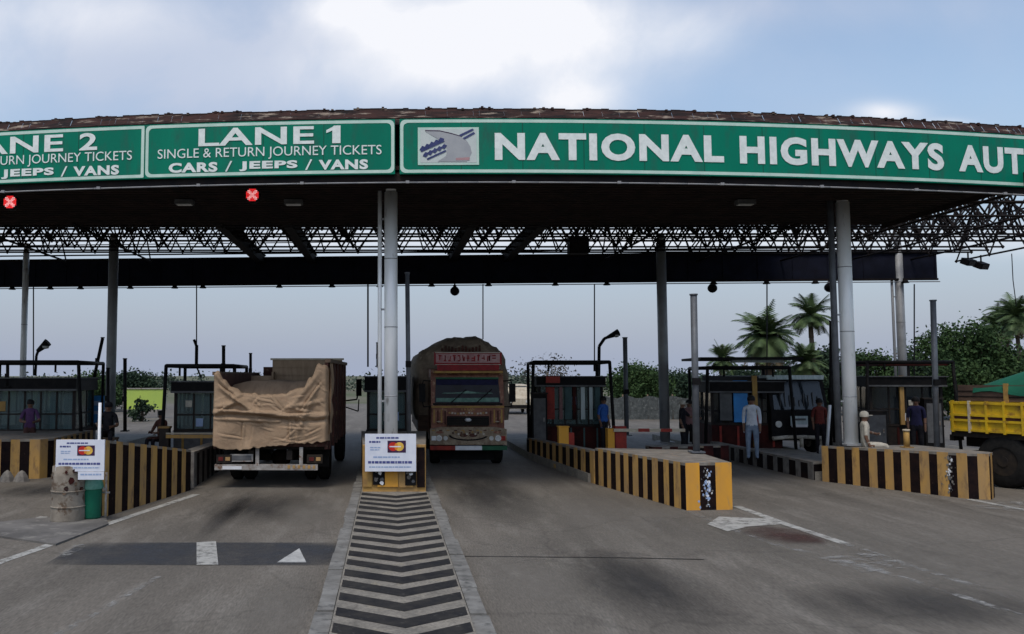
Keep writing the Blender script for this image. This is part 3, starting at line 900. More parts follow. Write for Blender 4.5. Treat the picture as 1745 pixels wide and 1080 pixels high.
# crossing lattice bars of the middle bays
for i, (y0, y1) in enumerate(((23.2, 24.7), (24.7, 26.2), (26.2, 27.7), (27.7, 29.2))):
    mb = MB()
    n = 26
    for k in range(n):
        x = -19.5 + k * 1.5
        for s in (0, 1):
            mb.tube((x + 1.5 * s, y0, 6.55 + .04 * i), (x + .75, (y0 + y1) / 2, 7.75 + .05 * i), .026, 'steel_dark', 5, cap=False)
            mb.tube((x + 1.5 * s, y1, 6.59 + .04 * i), (x + .75, (y0 + y1) / 2, 7.75 + .05 * i), .026, 'steel_dark', 5, cap=False)
    wpart(mb, 'lattice_panel', can)
for X, yb in ((-4.65, 31.2), (-2.75, 31.1), (2.35, 30.8), (4.3, 30.6)):
    mb = MB(); mb.box((X, (18.2 + yb) / 2, 6.72), (.26, yb - 18.2, .34), 'steel_dark'); mb.box((X, (18.2 + yb) / 2, 6.87), (.34, yb - 18.2, .04), 'steel_dark')
    wpart(mb, 'beam', can)
# pale drip rail behind the truss strip
mb = MB(); p = mid - fn * .3
mb.box((p.x, p.y, 7.0), (L, .05, .05), 'steel_dark', ang)
mb.box((p.x, p.y - .3, 7.35), (L, .03, .03), 'steel_dark', ang)
wpart(mb, 'rear_rail', can)
# a boxy fitting slung in the truss, and unlit fittings under the front ceiling
p = at(985, 418, 27)
mb = MB(); mb.box(p, (.62, .4, .55), 'black'); mb.box((p.x, p.y - .21, p.z), (.5, .03, .42), 'steel_dark'); mb.tube((p.x, p.y, p.z + .27), (p.x, p.y, 7.7), .03, 'black')
tag(mb.build('speaker_box', origin=p), 'black boxy fitting slung among the roof truss bars', 'light fitting')
for px, py in ((1270, 358), (315, 318), (500, 367)):
    p = at(px, py, 19.5); p.z = 6.46
    mb = MB(); mb.box((p.x, p.y, p.z), (.42, .22, .1), 'boothgrey'); mb.box((p.x, p.y, p.z - .055), (.34, .16, .02), 'lens')
    tag(mb.build('ceiling_lamp', origin=p), 'small unlit box lamp under the dark canopy ceiling', 'lamp', 'unlit lamps under the front ceiling')

# hanging ball lamps below the rear fascia
for px, py, lab in ((775, 496, 'black ball lamp hanging above the decorated truck'), (1214, 491, 'black ball lamp hanging above the slate pole of the yellow barrier'), (1413, 490, 'black ball lamp hanging close to the silver column by the palms')):
    p = at(px, py, 30.4)
    t = thing('ball_lamp', lab, 'lamp', (p.x, p.y, p.z), 0, 'ball lamps under the rear fascia')
    mb = MB(); mb.lathe((0, 0, 0), [(.01, .17), (.09, .15), (.155, .07), (.17, 0), (.155, -.07), (.09, -.14), (.01, -.165)], 'black', 16)
    mb.build('globe', t)
    mb = MB(); mb.tube((0, 0, .14), (0, 0, 6.0 - p.z), .03, 'black', 8); mb.tube((0, 0, .14), (0, 0, .22), .06, 'black', 10)
    mb.build('stem', t)

for px, py, lab in ((1650, 446, 'dark flood lamp under the open truss end'), (1672, 452, 'dark flood lamp under the open truss end')):
    p = at(px, py, 28.5)
    t = thing('flood_lamp', lab, 'lamp', (p.x, p.y, p.z), R(15), 'flood lamps under the open truss end')
    mb = MB(); mb.box((0, 0, 0), (.34, .3, .2), 'black', 0, R(25)); mb.box((0, -.15, -.07), (.28, .03, .15), 'glassdark', 0, R(25)); mb.build('housing', t)
    mb = MB(); mb.tube((0, 0, .08), (0, 0, .35), .025, 'black', 8); mb.build('bracket', t)
a, b = at(1724, 432, 25), at(1732, 522, 25)
mb = MB(); mb.path([a, a.lerp(b, .5) + Vector((-.03, 0, 0)), b], .012, 'wire', 6)
tag(mb.build('loose_cable', origin=a), 'loose thin cable dangling from the open truss end', 'cable')

# red X lane signals
for px, py, lab in ((17, 344, 'lit red cross lane signal hanging under the lane 2 sign'), (430, 332, 'lit red cross lane signal hanging under the lane 1 sign')):
    p = at(px, py, 18.0)
    t = thing('lane_signal', lab, 'traffic signal', (p.x, p.y, p.z), 0, 'red cross lane signals')
    mb = MB(); mb.tube((0, 0, 0), (0, .16, 0), .16, 'black', 24); mb.tube((0, .08, .17), (0, .08, 6.56 - p.z), .025, 'black')
    mb.build('housing', t)
    mb = MB()
    random.seed(2)
    for i in range(-5, 6):
        for j in range(-5, 6):
            x, z = i * .03, j * .03
            if x * x + z * z > .135 ** 2:
                continue
            on = abs(abs(i) - abs(j)) <= 1
            mb.tube((x, -.002, z), (x, -.008, z), .0145, 'ledwhite' if on and (i * i + j * j) < 22 else 'ledred', 6)
    mb.build('led_dot_face', t)

# ------------------------------------------------------------------ sign boards
def inv_x(px, py=250):
    x = 0
    for _ in range(6):
        x = at(px, py, arc(x)).x
    return x


ZB, ZT = 6.44, 7.55


def bd(x, z, off=.012):
    return (x, arc(x) - off, z)


def border_ring(mb, x0, x1, z0, z1, w, r, mk, off=.004):
    """rounded rectangular line along the edge of a curved board"""
    def loop(ins):
        pts = []
        rr = max(r - ins, .01)
        for cx, cz, a0 in ((x1 - ins - rr, z1 - ins - rr, 0), (x0 + ins + rr, z1 - ins - rr, 90), (x0 + ins + rr, z0 + ins + rr, 180), (x1 - ins - rr, z0 + ins + rr, 270)):
            for k in range(5):
                a = R(a0 + 22.5 * k); pts.append((cx + rr * math.cos(a), cz + rr * math.sin(a)))
        out = []
        for i in range(len(pts)):
            p, q = pts[i], pts[(i + 1) % len(pts)]
            n = max(1, int(abs(q[0] - p[0]) / .4))
            for k in range(n):
                out.append((p[0] + (q[0] - p[0]) * k / n, p[1] + (q[1] - p[1]) * k / n))
        return out
    # resample both loops with the same counts by using the outer's parameters
    o = loop(0)
    cxm, czm = (x0 + x1) / 2, (z0 + z1) / 2
    hx, hz = (x1 - x0) / 2, (z1 - z0) / 2
    i_ = [(cxm + (p[0] - cxm) * (hx - w) / hx, czm + (p[1] - czm) * (hz - w) / hz) for p in o]
    n = len(o)
    mb.add([bd(*p, off) for p in o] + [bd(*p, off) for p in i_], [(k, (k + 1) % n, n + (k + 1) % n, n + k) for k in range(n)], mk)


def board(name, label, x0, x1, group=None):
    t = thing(name, label, 'sign', ((x0 + x1) / 2, arc((x0 + x1) / 2), ZB), 0, group)
    mb = MB()
    n = max(4, int((x1 - x0) / .4))
    for k in range(n):
        a, b = x0 + (x1 - x0) * k / n, x0 + (x1 - x0) * (k + 1) / n
        mb.add([bd(a, ZB, 0), bd(b, ZB, 0), bd(b, ZT, 0), bd(a, ZT, 0)], [(0, 1, 2, 3)], 'green')
        mb.add([bd(a, ZB, -.08), bd(b, ZB, -.08), bd(b, ZT, -.08), bd(a, ZT, -.08)], [(0, 1, 2, 3)], 'steel_dark')
        mb.add([bd(a, ZB, 0), bd(b, ZB, 0), bd(b, ZB, -.08), bd(a, ZB, -.08)], [(0, 1, 2, 3)], 'green')
        mb.add([bd(a, ZT, 0), bd(b, ZT, 0), bd(b, ZT, -.08), bd(a, ZT, -.08)], [(0, 1, 2, 3)], 'green')
    for x in (x0, x1):
        mb.add([bd(x, ZB, 0), bd(x, ZB, -.08), bd(x, ZT, -.08), bd(x, ZT, 0)], [(0, 1, 2, 3)], 'green')
    x = x0 + 1.22
    while x < x1 - .4:
        mb.add([bd(x - .008, ZB + .02, .002), bd(x + .008, ZB + .02, .002), bd(x + .008, ZT - .02, .002), bd(x - .008, ZT - .02, .002)], [(0, 1, 2, 3)], 'greenseam')
        x += 1.22
    wpart(mb, 'sign_panel', t)
    return t


xs_sep, xe, xn = inv_x(247), inv_x(673), inv_x(681)
wl = xe - xs_sep


def lane_board(label, num, x0, x1, right_round):
    t = board('lane_sign', label, x0, x1, 'green lane number signs')
    mb = MB(); border_ring(mb, x0 + .012, x1 - .012, ZB + .02, ZT - .02, .062, .10 if right_round else .02, 'border')
    wpart(mb, 'border', t)
    u = lambda px: x0 + (inv_x(px) - xs_sep)
    mb = MB()
    z = lambda py: at(452, py, arc(inv_x(452))).z
    zp = lambda px, py: at(px, py, arc(inv_x(px))).z
    if num == '1':
        text_into(mb, 'LANE', bd, u(338), u(535), zp(430, 247), zp(430, 217), 'signwhite', .02, 1.05)
        xa_, xb_, za_, zb_ = u(566), u(580), zp(570, 244), zp(570, 214)
        mb.add([bd(xa_, za_), bd(xb_, za_), bd(xb_, zb_), bd(xa_ + .03, zb_), bd(xa_, zb_ - .03), bd(xa_ - .12, zb_ - .09), bd(xa_ - .12, zb_ - .15), bd(xa_, zb_ - .10)], [(0, 1, 2, 3, 4, 7), (4, 5, 6, 7)], 'signwhite')
    else:
        text_into(mb, 'LANE', bd, u(328), u(523), zp(430, 247), zp(430, 217), 'signwhite', .02, 1.05)
        text_into(mb, num, bd, u(553), u(586), zp(430, 247), zp(430, 217), 'signwhite', .025)
    zr = lambda v: zp(452, v)
    text_into(mb, 'SINGLE & RETURN JOURNEY TICKETS', bd, u(269), u(650), zr(271), zr(250), 'signwhite', .0, 1.0)
    text_into(mb, 'CARS', bd, u(288), u(371), zr(291), zr(274), 'signwhite', .045, 1.12)
    text_into(mb, '/', bd, u(384), u(396), zr(291), zr(273), 'signwhite', .0)
    text_into(mb, 'JEEPS', bd, u(408), u(507), zr(291), zr(274), 'signwhite', .045, 1.12)
    text_into(mb, '/', bd, u(520), u(532), zr(291), zr(273), 'signwhite', .0)
    text_into(mb, 'VANS', bd, u(543), u(627), zr(291), zr(274), 'signwhite', .045, 1.12)
    wpart(mb, 'lettering', t)


lane_board('green LANE 1 sign for cars, jeeps and vans above the tarpaulin truck', '1', xs_sep + .003, xe, True)
lane_board('green LANE 2 sign for cars, jeeps and vans above the long glass booth', '2', xs_sep - wl, xs_sep - .003, False)
xr_end = xn + 16.5
nb = board('highway_sign', 'long green NATIONAL HIGHWAYS sign with a grey emblem square', xn, xr_end)
mb = MB(); border_ring(mb, xn + .012, xr_end - .012, ZB + .02, ZT - .02, .062, .10, 'border')
wpart(mb, 'border', nb)
mb = MB()
zc = lambda px, py: at(px, py, arc(inv_x(px))).z
text_into(mb, 'NATIONAL', bd, inv_x(843), inv_x(1233), zc(843, 273), zc(843, 226), 'signwhite', .045, 1.14)
text_into(mb, 'HIGHWAYS', bd, inv_x(1260), inv_x(1607), zc(1260, 279), zc(1260, 231), 'signwhite', .045, 1.14)
xa = inv_x(1632)
text_into(mb, 'AUTHORITY', bd, xa, xa + 4.55, zc(1260, 279), zc(1260, 231), 'signwhite', .045, 1.14)
text_into(mb, 'OF', bd, xa + 4.85, xa + 5.65, zc(1260, 279), zc(1260, 231), 'signwhite', .045, 1.14)
text_into(mb, 'INDIA', bd, xa + 5.95, xa + 7.9, zc(1260, 279), zc(1260, 231), 'signwhite', .045, 1.14)
wpart(mb, 'lettering', nb)
# emblem square
ex0, ex1, ez0, ez1 = inv_x(712), inv_x(816), zc(760, 281), zc(760, 217)
ew, eh = ex1 - ex0, ez1 - ez0
e = lambda u, v, o=.012: bd(ex0 + ew * u, ez0 + eh * v, o)
mb = MB(); mb.add([e(0, 0), e(1, 0), e(1, 1), e(0, 1)], [(0, 1, 2, 3)], 'border')
mb.add([e(.04, .06, .015), e(.96, .06, .015), e(.96, .95, .015), e(.04, .95, .015)], [(0, 1, 2, 3)], 'logo_ground')
emb = wpart(mb, 'emblem_panel', nb)
mb = MB()
sw = [(.12, .93), (.34, .92), (.52, .86), (.68, .77), (.80, .64), (.86, .48), (.88, .32), (.84, .2), (.80, .09), (.32, .09), (.45, .16), (.47, .3), (.47, .46), (.40, .66), (.28, .78), (.13, .88)]
c0 = e(.62, .4, .019)
mb.add([e(*p, .019) for p in sw] + [c0], [(k, (k + 1) % len(sw), len(sw)) for k in range(len(sw))], 'logo_grey')
mb.add([e(*p, .021) for p in ((.12, .90), (.36, .89), (.55, .82), (.72, .74), (.72, .76), (.55, .845), (.36, .915), (.12, .925))], [(0, 1, 6, 7), (1, 2, 5, 6), (2, 3, 4, 5)], 'printdark')
mb.add([e(.62, .12, .021), e(.84, .12, .021), e(.85, .20, .021), e(.62, .18, .021)], [(0, 1, 2, 3)], 'logo_pink')
wpart(mb, 'emblem_road_mark', emb)
mb = MB()


def slant(u0, v0, u1, v1, w):
    du, dv = u1 - u0, v1 - v0
    n = math.hypot(du, dv)
    a, b = -dv / n * w * .7, du / n * w
    mb.add([e(u0, v0, .023), e(u1, v1, .023), e(u1 + a, v1 + b, .023), e(u0 + a, v0 + b, .023)], [(0, 1, 2, 3)], 'logo_blue')


slant(.06, .34, .44, .62, .045); slant(.16, .13, .47, .36, .045); slant(.10, .26, .46, .50, .03)
for k in range(5):
    u = .09 + .075 * k
    slant(u, .36 + .055 * k, u + .045, .47 + .055 * k, .10)
    slant(u + .045, .20 + .055 * k, u + .09, .31 + .05 * k, .09)
slant(.70, .75, .92, .92, .055); slant(.76, .67, .94, .83, .055)
wpart(mb, 'emblem_blue_mark', emb)

# ------------------------------------------------------------------ card boards, drum, bin
def card_board(label, cx, cy, wd, zb, zt, pole_top, tail, rz=0.0, pole_dx=0.0):
    t = thing('card_board', label, 'sign board', (cx, cy, 0), rz, 'white payment card boards')
    h = zt - zb
    mb = MB(); mb.box((0, 0, (zb + zt) / 2), (wd, .03, h), 'panel')
    if tail:
        mb.box((wd * .235, -.012, zb - .07), (wd * .53, .024, .13), 'panel')
    for z in (zb + .02, zt - .02):
        mb.box((0, .03, z), (wd, .03, .03), 'palemetal')
    mb.build('panel', t)
    mb = MB()
    q = lambda u, v, o=.0: (-wd / 2 + wd * u, -.018 - o - (.008 if tail and v < 0 else 0), zb + h * v)

    def bar(u0, u1, v, th, mk, words=6):
        random.seed(int(u0 * 1000 + v * 977) + words)
        u = u0
        while u < u1:
            w = min(random.uniform(.03, .09), u1 - u)
            mb.add([q(u, v), q(u + w, v), q(u + w, v + th), q(u, v + th)], [(0, 1, 2, 3)], mk)
            u += w + .012
    bar(.22, .66, .87, .045, 'printblue'); bar(.08, .30, .76, .05, 'printblue'); bar(.10, .30, .62, .03, 'printpale'); bar(.10, .28, .56, .03, 'printpale')
    bar(.16, .68, .36, .04, 'printpale'); bar(.06, .93, .21, .065, 'printblue'); bar(.08, .9, .10, .035, 'printpale')
    if tail:
        bar(.52, .95, -.12, .05, 'printpale')
    mb.add([q(.44, .50, .001), q(.80, .50, .001), q(.80, .82, .001), q(.44, .82, .001)], [(0, 1, 2, 3)], 'printdark')
    asp = wd / h
    for u, mk, o in ((.55, 'printred', .002), (.67, 'printyel', .003)):
        vs = [q(u + .09 * math.cos(6.283 * k / 24), .66 + .09 * asp * math.sin(6.283 * k / 24) * .95, o) for k in range(24)]
        mb.add(vs, [tuple(range(24))], mk)
    mb.add([q(.61 + .035 * math.cos(6.283 * k / 16), .66 + .068 * asp * math.sin(6.283 * k / 16), .004) for k in range(16)], [tuple(range(16))], 'printorange')
    mb.add([q(.48, .645, .005), q(.70, .645, .005), q(.70, .675, .005), q(.48, .675, .005)], [(0, 1, 2, 3)], 'panel')
    mb.build('printed_mark', t)
    mb = MB()
    if tail:
        mb.tube((pole_dx, .62, 0), (pole_dx, .62, pole_top), .027, 'whitep', 12); mb.box((pole_dx, .32, zb + .3), (.05, .58, .05), 'whitep')
    else:
        mb.box((-.3, .09, zb + .2), (.05, .15, .05), 'palemetal'); mb.box((.3, .09, zb + .2), (.05, .15, .05), 'palemetal'); mb.box((0, .045, zb + .2), (.8, .03, .05), 'palemetal')
    mb.build('post', t)
    return t


p0 = at(95, 803, 14.35); p1 = at(179, 749, 14.35)
card_board('white payment card board on a post beside the whitewashed drum', (p0.x + p1.x) / 2, 14.35, p1.x - p0.x, p0.z, p1.z, at(140, 686, 14.97).z, True, 0, .10)
p0 = at(622, 803, 17.25); p1 = at(709, 739, 17.25)
card_board('white payment card board under the middle silver column', (p0.x + p1.x) / 2, 17.25, p1.x - p0.x, p0.z, p1.z, p1.z - .03, False)

c = G(105, 893)
t = thing('concrete_drum', 'flaking whitewashed round concrete drum at the island nose', 'drum', (c.x, c.y + .28, 0))
mb = MB()
random.seed(8)
prof = [(.01, .0), (.275, .0), (.285, .05), (.275, .25), (.278, .27), (.27, .5), (.278, .52), (.272, .78), (.265, .93), (.235, .945), (.22, .90), (.01, .89)]
mb.lathe((0, 0, 0), prof, 'drum', 28)
mb.build('drum_body', t)
mb = MB()
for z in (.26, .52):
    mb.lathe((0, 0, z), [(.27, -.015), (.287, -.01), (.287, .01), (.27, .015)], 'drum', 28)
mb.build('hoop', t)
mb = MB()
random.seed(18)
for k in range(14):
    a = random.uniform(3.3, 6.1); z = random.uniform(.5, .88); r = random.uniform(.02, .06)
    mb.add([((.284) * math.cos(a + r * 3 * math.cos(6.28 * i / 6)), .284 * math.sin(a + r * 3 * math.cos(6.28 * i / 6)), z + r * random.uniform(.6, 1.3) * math.sin(6.28 * i / 6)) for i in range(6)], [tuple(range(6))], random.choice(('rust', 'maroon', 'wood')))
mb.build('bare_patch_stain', t)

c = G(149, 889)
t = thing('litter_bin', 'small green plastic litter bin between the drum and the striped barrier', 'bin', (c.x, c.y + .2, 0))
mb = MB(); mb.lathe((0, 0, 0), [(.01, .03), (.14, .03), (.15, .06), (.165, .52), (.17, .54), (.16, .54), (.01, .53)], 'bin', 24); mb.build('bin_body', t)
mb = MB(); mb.lathe((0, 0, 0), [(.185, .53), (.19, .56), (.17, .64), (.15, .70), (.14, .76), (.06, .78), (.01, .785)], 'binlid', 24); mb.build('lid', t)
mb = MB(); mb.tube((.235, .0, 0), (.235, .0, .80), .02, 'palemetal'); mb.box((.12, .16, .44), (.26, .02, .03), 'palemetal'); mb.box((.22, 0, .52), (.06, .06, .05), 'palemetal'); mb.build('stand', t)

# ------------------------------------------------------------------ toll booths
def booth(label, cx, cy, wd, dp, rz, z0, zt, wall='maroon', accent='ochre', pane='glassteal', guard=True, nx=4, roofh=.3, sill=.70):
    """glazed booth with a dark roof band inside a black pipe guard frame"""
    t = thing('toll_booth', label, 'booth', (cx, cy, z0), rz, 'glazed toll booths')
    h = zt - z0
    hw, hd = wd / 2, dp / 2
    rb = h - .45 - roofh
    mb = MB(); mb.prism([(-hw, -hd), (hw, -hd), (hw, hd), (-hw, hd)], 0, sill, wall)
    mb.box((0, 0, sill + .015), (wd + .04, dp + .04, .03), 'darkframe')
    for k in range(nx):
        mb.box((-hw + wd * (k + .5) / nx, -hd - .012, sill * .5), (wd / nx * .12, .02, sill * .9), accent)
    mb.build('plinth', t)
    for x in (-hw + .04, hw - .04):
        for y in (-hd + .04, hd - .04):
            mb = MB(); mb.box((x, y, (sill + rb) / 2 + .01), (.08, .08, rb - sill - .03), 'darkframe')
            mb.build('corner_post', t)
    for nm, c, s, n, ax in (('window', (0, -hd + .04, 0), wd - .16, nx, 0), ('window', (-hw + .04, 0, 0), dp - .16, 3, 1), ('window', (hw - .04, 0, 0), dp - .16, 3, 1), ('window', (0, hd - .04, 0), wd - .16, nx, 0)):
        mb = MB()
        zc_, zh = (sill + rb) / 2 + .01, rb - sill - .04
        mb.box((c[0], c[1], zc_), (s, .012, zh) if ax == 0 else (.012, s, zh), pane)
        for k in range(1, n):
            o = -s / 2 + s * k / n
            mb.box((c[0] + (o if ax == 0 else 0), c[1] + (o if ax else 0), zc_), (.045, .045, zh), 'darkframe')
        for zz in (sill + .05, sill + zh * .45):
            mb.box((c[0], c[1], zz), (s, .04, .04) if ax == 0 else (.04, s, .04), 'darkframe')
        mb.build(nm, t)
    mb = MB()
    random.seed(int(abs(cx) * 10))
    for k in range(nx + 1):
        if random.random() < .85:
            mb.box((-hw + .2 + (wd - .4) * k / nx, -hd + .13, (sill + rb) / 2), (wd / nx * random.uniform(.3, .62), .03, (rb - sill) * .94), 'curtain')
    mb.build('curtain', t)
    mb = MB()
    mb.box((0, .1, sill + .1), (wd * .8, .5, .06), 'wood'); mb.box((.2, .1, sill + .3), (.4, .08, .32), 'black')
    mb.build('interior_counter', t)
    for k in range(2):
        mb = MB(); xx = random.uniform(-hw * .7, hw * .7); zz = random.uniform(sill + .25, rb - .3)
        mb.box((xx, -hd + .012, zz), (random.uniform(.14, .24), .006, random.uniform(.16, .3)), random.choice(('panel', 'printpale', 'creamcloth', 'ochre')))
        mb.build('notice_paper', t)
    mb = MB()
    mb.box((0, 0, rb + roofh / 2), (wd + .12, dp + .3, roofh), 'black'); mb.box((0, 0, rb + roofh + .015), (wd + .2, dp + .4, .03), 'boothgrey'); mb.box((0, -hd - .155, rb + .03), (wd + .14, .02, .05), 'boothgrey')
    mb.build('roof', t)
    if guard:
        mb = MB()
        gx, gy, gz = hw + .16, hd + .35, h
        for x in (-gx, gx):
            mb.tube((x * 1.1, -gy, 0), (x, -gy, gz), .05, 'black', 8); mb.tube((x, gy, 0), (x, gy, gz), .05, 'black', 8)
            mb.tube((x, -gy, gz), (x, gy, gz), .05, 'black', 8)
        for y in (-gy, gy):
            mb.tube((-gx, y, gz), (gx, y, gz), .055, 'black', 8)
        mb.tube((-gx * .6, -gy, gz - .28), (-gx * .6, -gy, gz), .03, 'black', 8); mb.tube((gx * .6, -gy, gz - .28), (gx * .6, -gy, gz), .03, 'black', 8)
        mb.build('guard_frame', t)
    return t


def px_x(px, Y):
    return at(px, 640, Y).x


booth('long glass booth with pale curtains beside the whitewashed drum lane', px_x(48, 24), 24.6, 2.75, 1.9, R(4), .2, 2.82, 'maroon', 'ochre', 'glassteal', True, 6, .34)
booth('glass booth half hidden behind the tarpaulin truck', px_x(345, 24), 24.8, 1.55, 1.9, R(2), .2, 2.72, 'boothgrey', 'ochre', 'glassteal', True, 3)
booth('narrow booth straight behind the middle silver column', px_x(660, 24.5), 25.0, 1.15, 2.0, 0, .2, 2.86, 'boothgrey', 'teal', 'glassteal', False, 2, .42)
booth('booth with red and teal doors beside the decorated truck', px_x(968, 27), 27.2, 1.95, 2.1, R(-6), .2, 2.86, 'maroon', 'teal', 'glassteal', True, 5)
booth('booth with a blue panel behind the man in white', px_x(1262, 27.5), 27.8, 2.1, 2.0, R(-8), .2, 2.70, 'maroon', 'red', 'glassdark', True, 4, .34)
booth('dim booth between the tall silver column and the yellow truck', px_x(1528, 27), 27.4, 2.1, 2.2, R(-8), .2, 2.86, 'darkframe', 'maroon', 'glassdark', True, 4)


def solid(name, label, cat, fn, loc, rz=0.0, group=None):
    mb = MB(); fn(mb)
    o = mb.build(name); o.location = loc; o.rotation_euler = (0, 0, rz)
    return tag(o, label, cat, group)


# coloured door leaves and panels that belong to the booths
bs_ = {o['label']: o for o in S.objects if o.name.startswith('toll_booth')}
bt = bs_['booth with red and teal doors beside the decorated truck']
for x, w, mk, nm in ((-.62, .26, 'red', 'door'), (-.30, .10, 'pinkcloth', 'shutter'), (-.08, .22, 'teal', 'door'), (.36, .12, 'curtain', 'shutter'), (.60, .10, 'curtain', 'shutter'), (.80, .16, 'teal', 'shutter'), (.10, .10, 'maroon', 'shutter')):
    mb = MB(); mb.box((x, -1.10, 1.45), (w, .04, 1.05), mk); mb.box((x, -1.125, 1.45), (w * .7, .02, .9), mk)
    mb.build(nm, bt)
mb = MB(); mb.box((-.55, -1.32, 2.13), (.42, .03, .2), 'red'); mb.box((-.55, -1.30, 2.13), (.46, .03, .24), 'darkframe'); mb.build('name_plate', bt)
bt = bs_['booth with a blue panel behind the man in white']
mb = MB(); mb.box((-.18, -1.06, 1.45), (.42, .05, 1.3), 'bluep'); mb.build('door', bt)
mb = MB(); mb.box((-.62, -1.05, 1.45), (.36, .04, 1.2), 'boothgrey'); mb.build('door', bt)
mb = MB(); mb.box((.22, -1.15, 1.15), (.14, .12, 2.2), 'ochre'); mb.box((.22, -1.16, .65), (.15, .12, .8), 'red'); mb.build('door_post', bt)
mb = MB(); mb.box((0, -.3, 2.78), (3.0, 2.9, .08), 'black'); mb.box((.3, -1.2, 2.70), (1.5, .3, .08), 'curtain'); mb.build('awning', bt)
bt = bs_['dim booth between the tall silver column and the yellow truck']
mb = MB(); mb.box((-.15, -1.16, 1.5), (.12, .08, 1.5), 'oran'); mb.build('door_post', bt)
mb = MB(); mb.box((.78, -1.16, 1.5), (.10, .08, 1.5), 'curtain'); mb.build('door_post', bt)
mb = MB(); mb.box((.2, -.3, 2.62), (2.0, 1.8, .12), 'maroon'); mb.build('roof_sheet', bt)

def cabinet(label, px, Y, w, h, mk, rz=0.0):
    t = thing('equipment_cabinet', label, 'cabinet', (px_x(px, Y), Y, .2), rz)
    mb = MB(); mb.box((0, 0, h / 2), (w, .4, h), mk); mb.box((0, 0, h + .02), (w + .06, .46, .04), 'darkframe'); mb.build('cabinet_body', t)
    mb = MB(); mb.box((0, -.21, h * .55), (w * .8, .02, h * .75), 'boothgrey'); mb.box((w * .28, -.225, h * .55), (.03, .02, .12), 'palemetal'); mb.build('door', t)


cabinet('dark tall equipment cabinet at the end of the red and teal booth', 918, 25.9, .45, 1.7, 'black', R(-6))
cabinet('low dark equipment cabinet between the dim booth and the tall silver column', 1486, 25.0, .6, 1.2, 'darkframe', R(-8))
cabinet('dark cabinet beside the navy clothed person near the yellow lorry', 1583, 25.5, .5, 1.55, 'black', R(-8))

# ------------------------------------------------------------------ poles, rods, lamps
def pole(label, px0, py0, px1, py1, Y, r, mk='pole', name='steel_pole', cat='pole', group=None, cap=True):
    a, b = at(px1, py1, Y), at(px0, py0, Y)
    mb = MB(); mb.tube(a, b, r, mk, 14)
    if cap:
        mb.box((a.x, a.y, a.z + .015), (r * 4, r * 4, .03), mk); mb.tube(b, (b.x, b.y, b.z + .03), r * 1.25, mk, 12)
        mb.box((a.x + (b.x - a.x) * .45, a.y - r, a.z + (b.z - a.z) * .45), (r * 2.4, r, .14), 'black')
    return tag(mb.build(name, origin=a), label, cat, group)


pole('slate grey steel pole rising just beside the middle silver column', 694, 466, 697, 748, 19.2, .052)
pole('tall slate grey pole standing on the bright yellow and black barrier', 1182, 503, 1187, 771, 17.7, .068)
pole('slate grey pole at the end of the yellow truck', 1590, 513, 1597, 766, 19.4, .06)
pole('slate pole with small fittings beside the curved street lamp', 1065, 576, 1068, 742, 27, .07)
pole('leaning dark boom pole beside the grey rear column', 175, 576, 160, 645, 26, .05, 'black')
pole('thin dark pole in front of the lime billboard', 213, 612, 213, 735, 24, .05, 'black')
pole('thin dark pole rising in front of the blue board', 184, 628, 184, 720, 24, .045, 'black')
pole('black stub pole above the tarpaulin truck load', 381, 590, 381, 650, 24.5, .05, 'black', 'stub_pole', 'pole', None)
pole('second thinner black stub above the tarpaulin truck load', 427, 603, 427, 655, 24.5, .04, 'black', 'stub_pole', 'pole', None)
pole('thin black mast on the narrow booth left of the slate pole', 643, 585, 643, 625, 24, .03, 'black', 'stub_pole', 'pole', None)
pole('short post with a fitting at the roof of the long glass booth', 13, 617, 13, 660, 23.5, .045, 'black', 'stub_pole', 'pole', None)
pole('tall thin post among the palm trunks by the silver column', 1416, 548, 1416, 760, 26, .05, 'black', 'stub_pole', 'pole', None)
pole('white slanting post beside the minibus', 1414, 690, 1409, 770, 25.5, .045, 'whitep', 'slanting_post', 'post', None, False)
for px, pb, lab in ((57, 640, 'thin rod hanging above the long glass booth'), (335, 600, 'thin rod hanging to the booth beside the tarpaulin truck'), (627, 625, 'thin rod hanging left of the middle silver column'), (823, 578, 'thin rod hanging onto the decorated truck load'),
                    (1013, 620, 'thin rod hanging beside the curved street lamp'), (1307, 640, 'thin rod hanging in front of the broad date palm'), (1558, 640, 'thin rod hanging just beside the grey rear column with a pipe')):
    a, b = at(px, 484, 30.2), at(px, pb, 30.2)
    mb = MB(); mb.tube(b, a, .022 if px != 627 else .035, 'wire', 6)
    o = mb.build('hanging_rod', origin=b)
    tag(o, lab, 'rod', 'thin rods hanging from the canopy')
    if px == 335:
        p = MB(); p.tube((0, 0, -.5), (0, 0, .25), .06, 'black', 8); p.tube((0, 0, .2), (-.1, 0, .45), .05, 'black', 8); p.tube((0, 0, -.5), (.18, 0, -.9), .03, 'black', 8); p.build('camera_arm', o)


def street_lamp(label, px, pyb, pyk, hx, hy, Y, r):
    b, k, h_ = at(px, pyb, Y), at(px + 2, pyk, Y), at(hx, hy, Y)
    t = thing('street_lamp', label, 'street lamp', b)
    mb = MB()
    m1_ = Vector((k.x, k.y, k.z)); m2_ = k.lerp(h_, .45) + Vector((0, 0, abs(h_.z - k.z) * .28))
    mb.path([b, m1_, m2_, h_], r, 'black', 10)
    wpart(mb, 'mast', t)
    mb = MB(); d = (h_ - m2_).normalized()
    mb.tube(h_ - d * .12, h_ + d * .3, .06, 'black', 12, .13); mb.lathe(h_ + d * .2 - Vector((0, 0, .05)), [(.01, -.09), (.09, -.07), (.12, 0), (.01, .01)], 'lens', 12)
    wpart(mb, 'lamp_head', t)


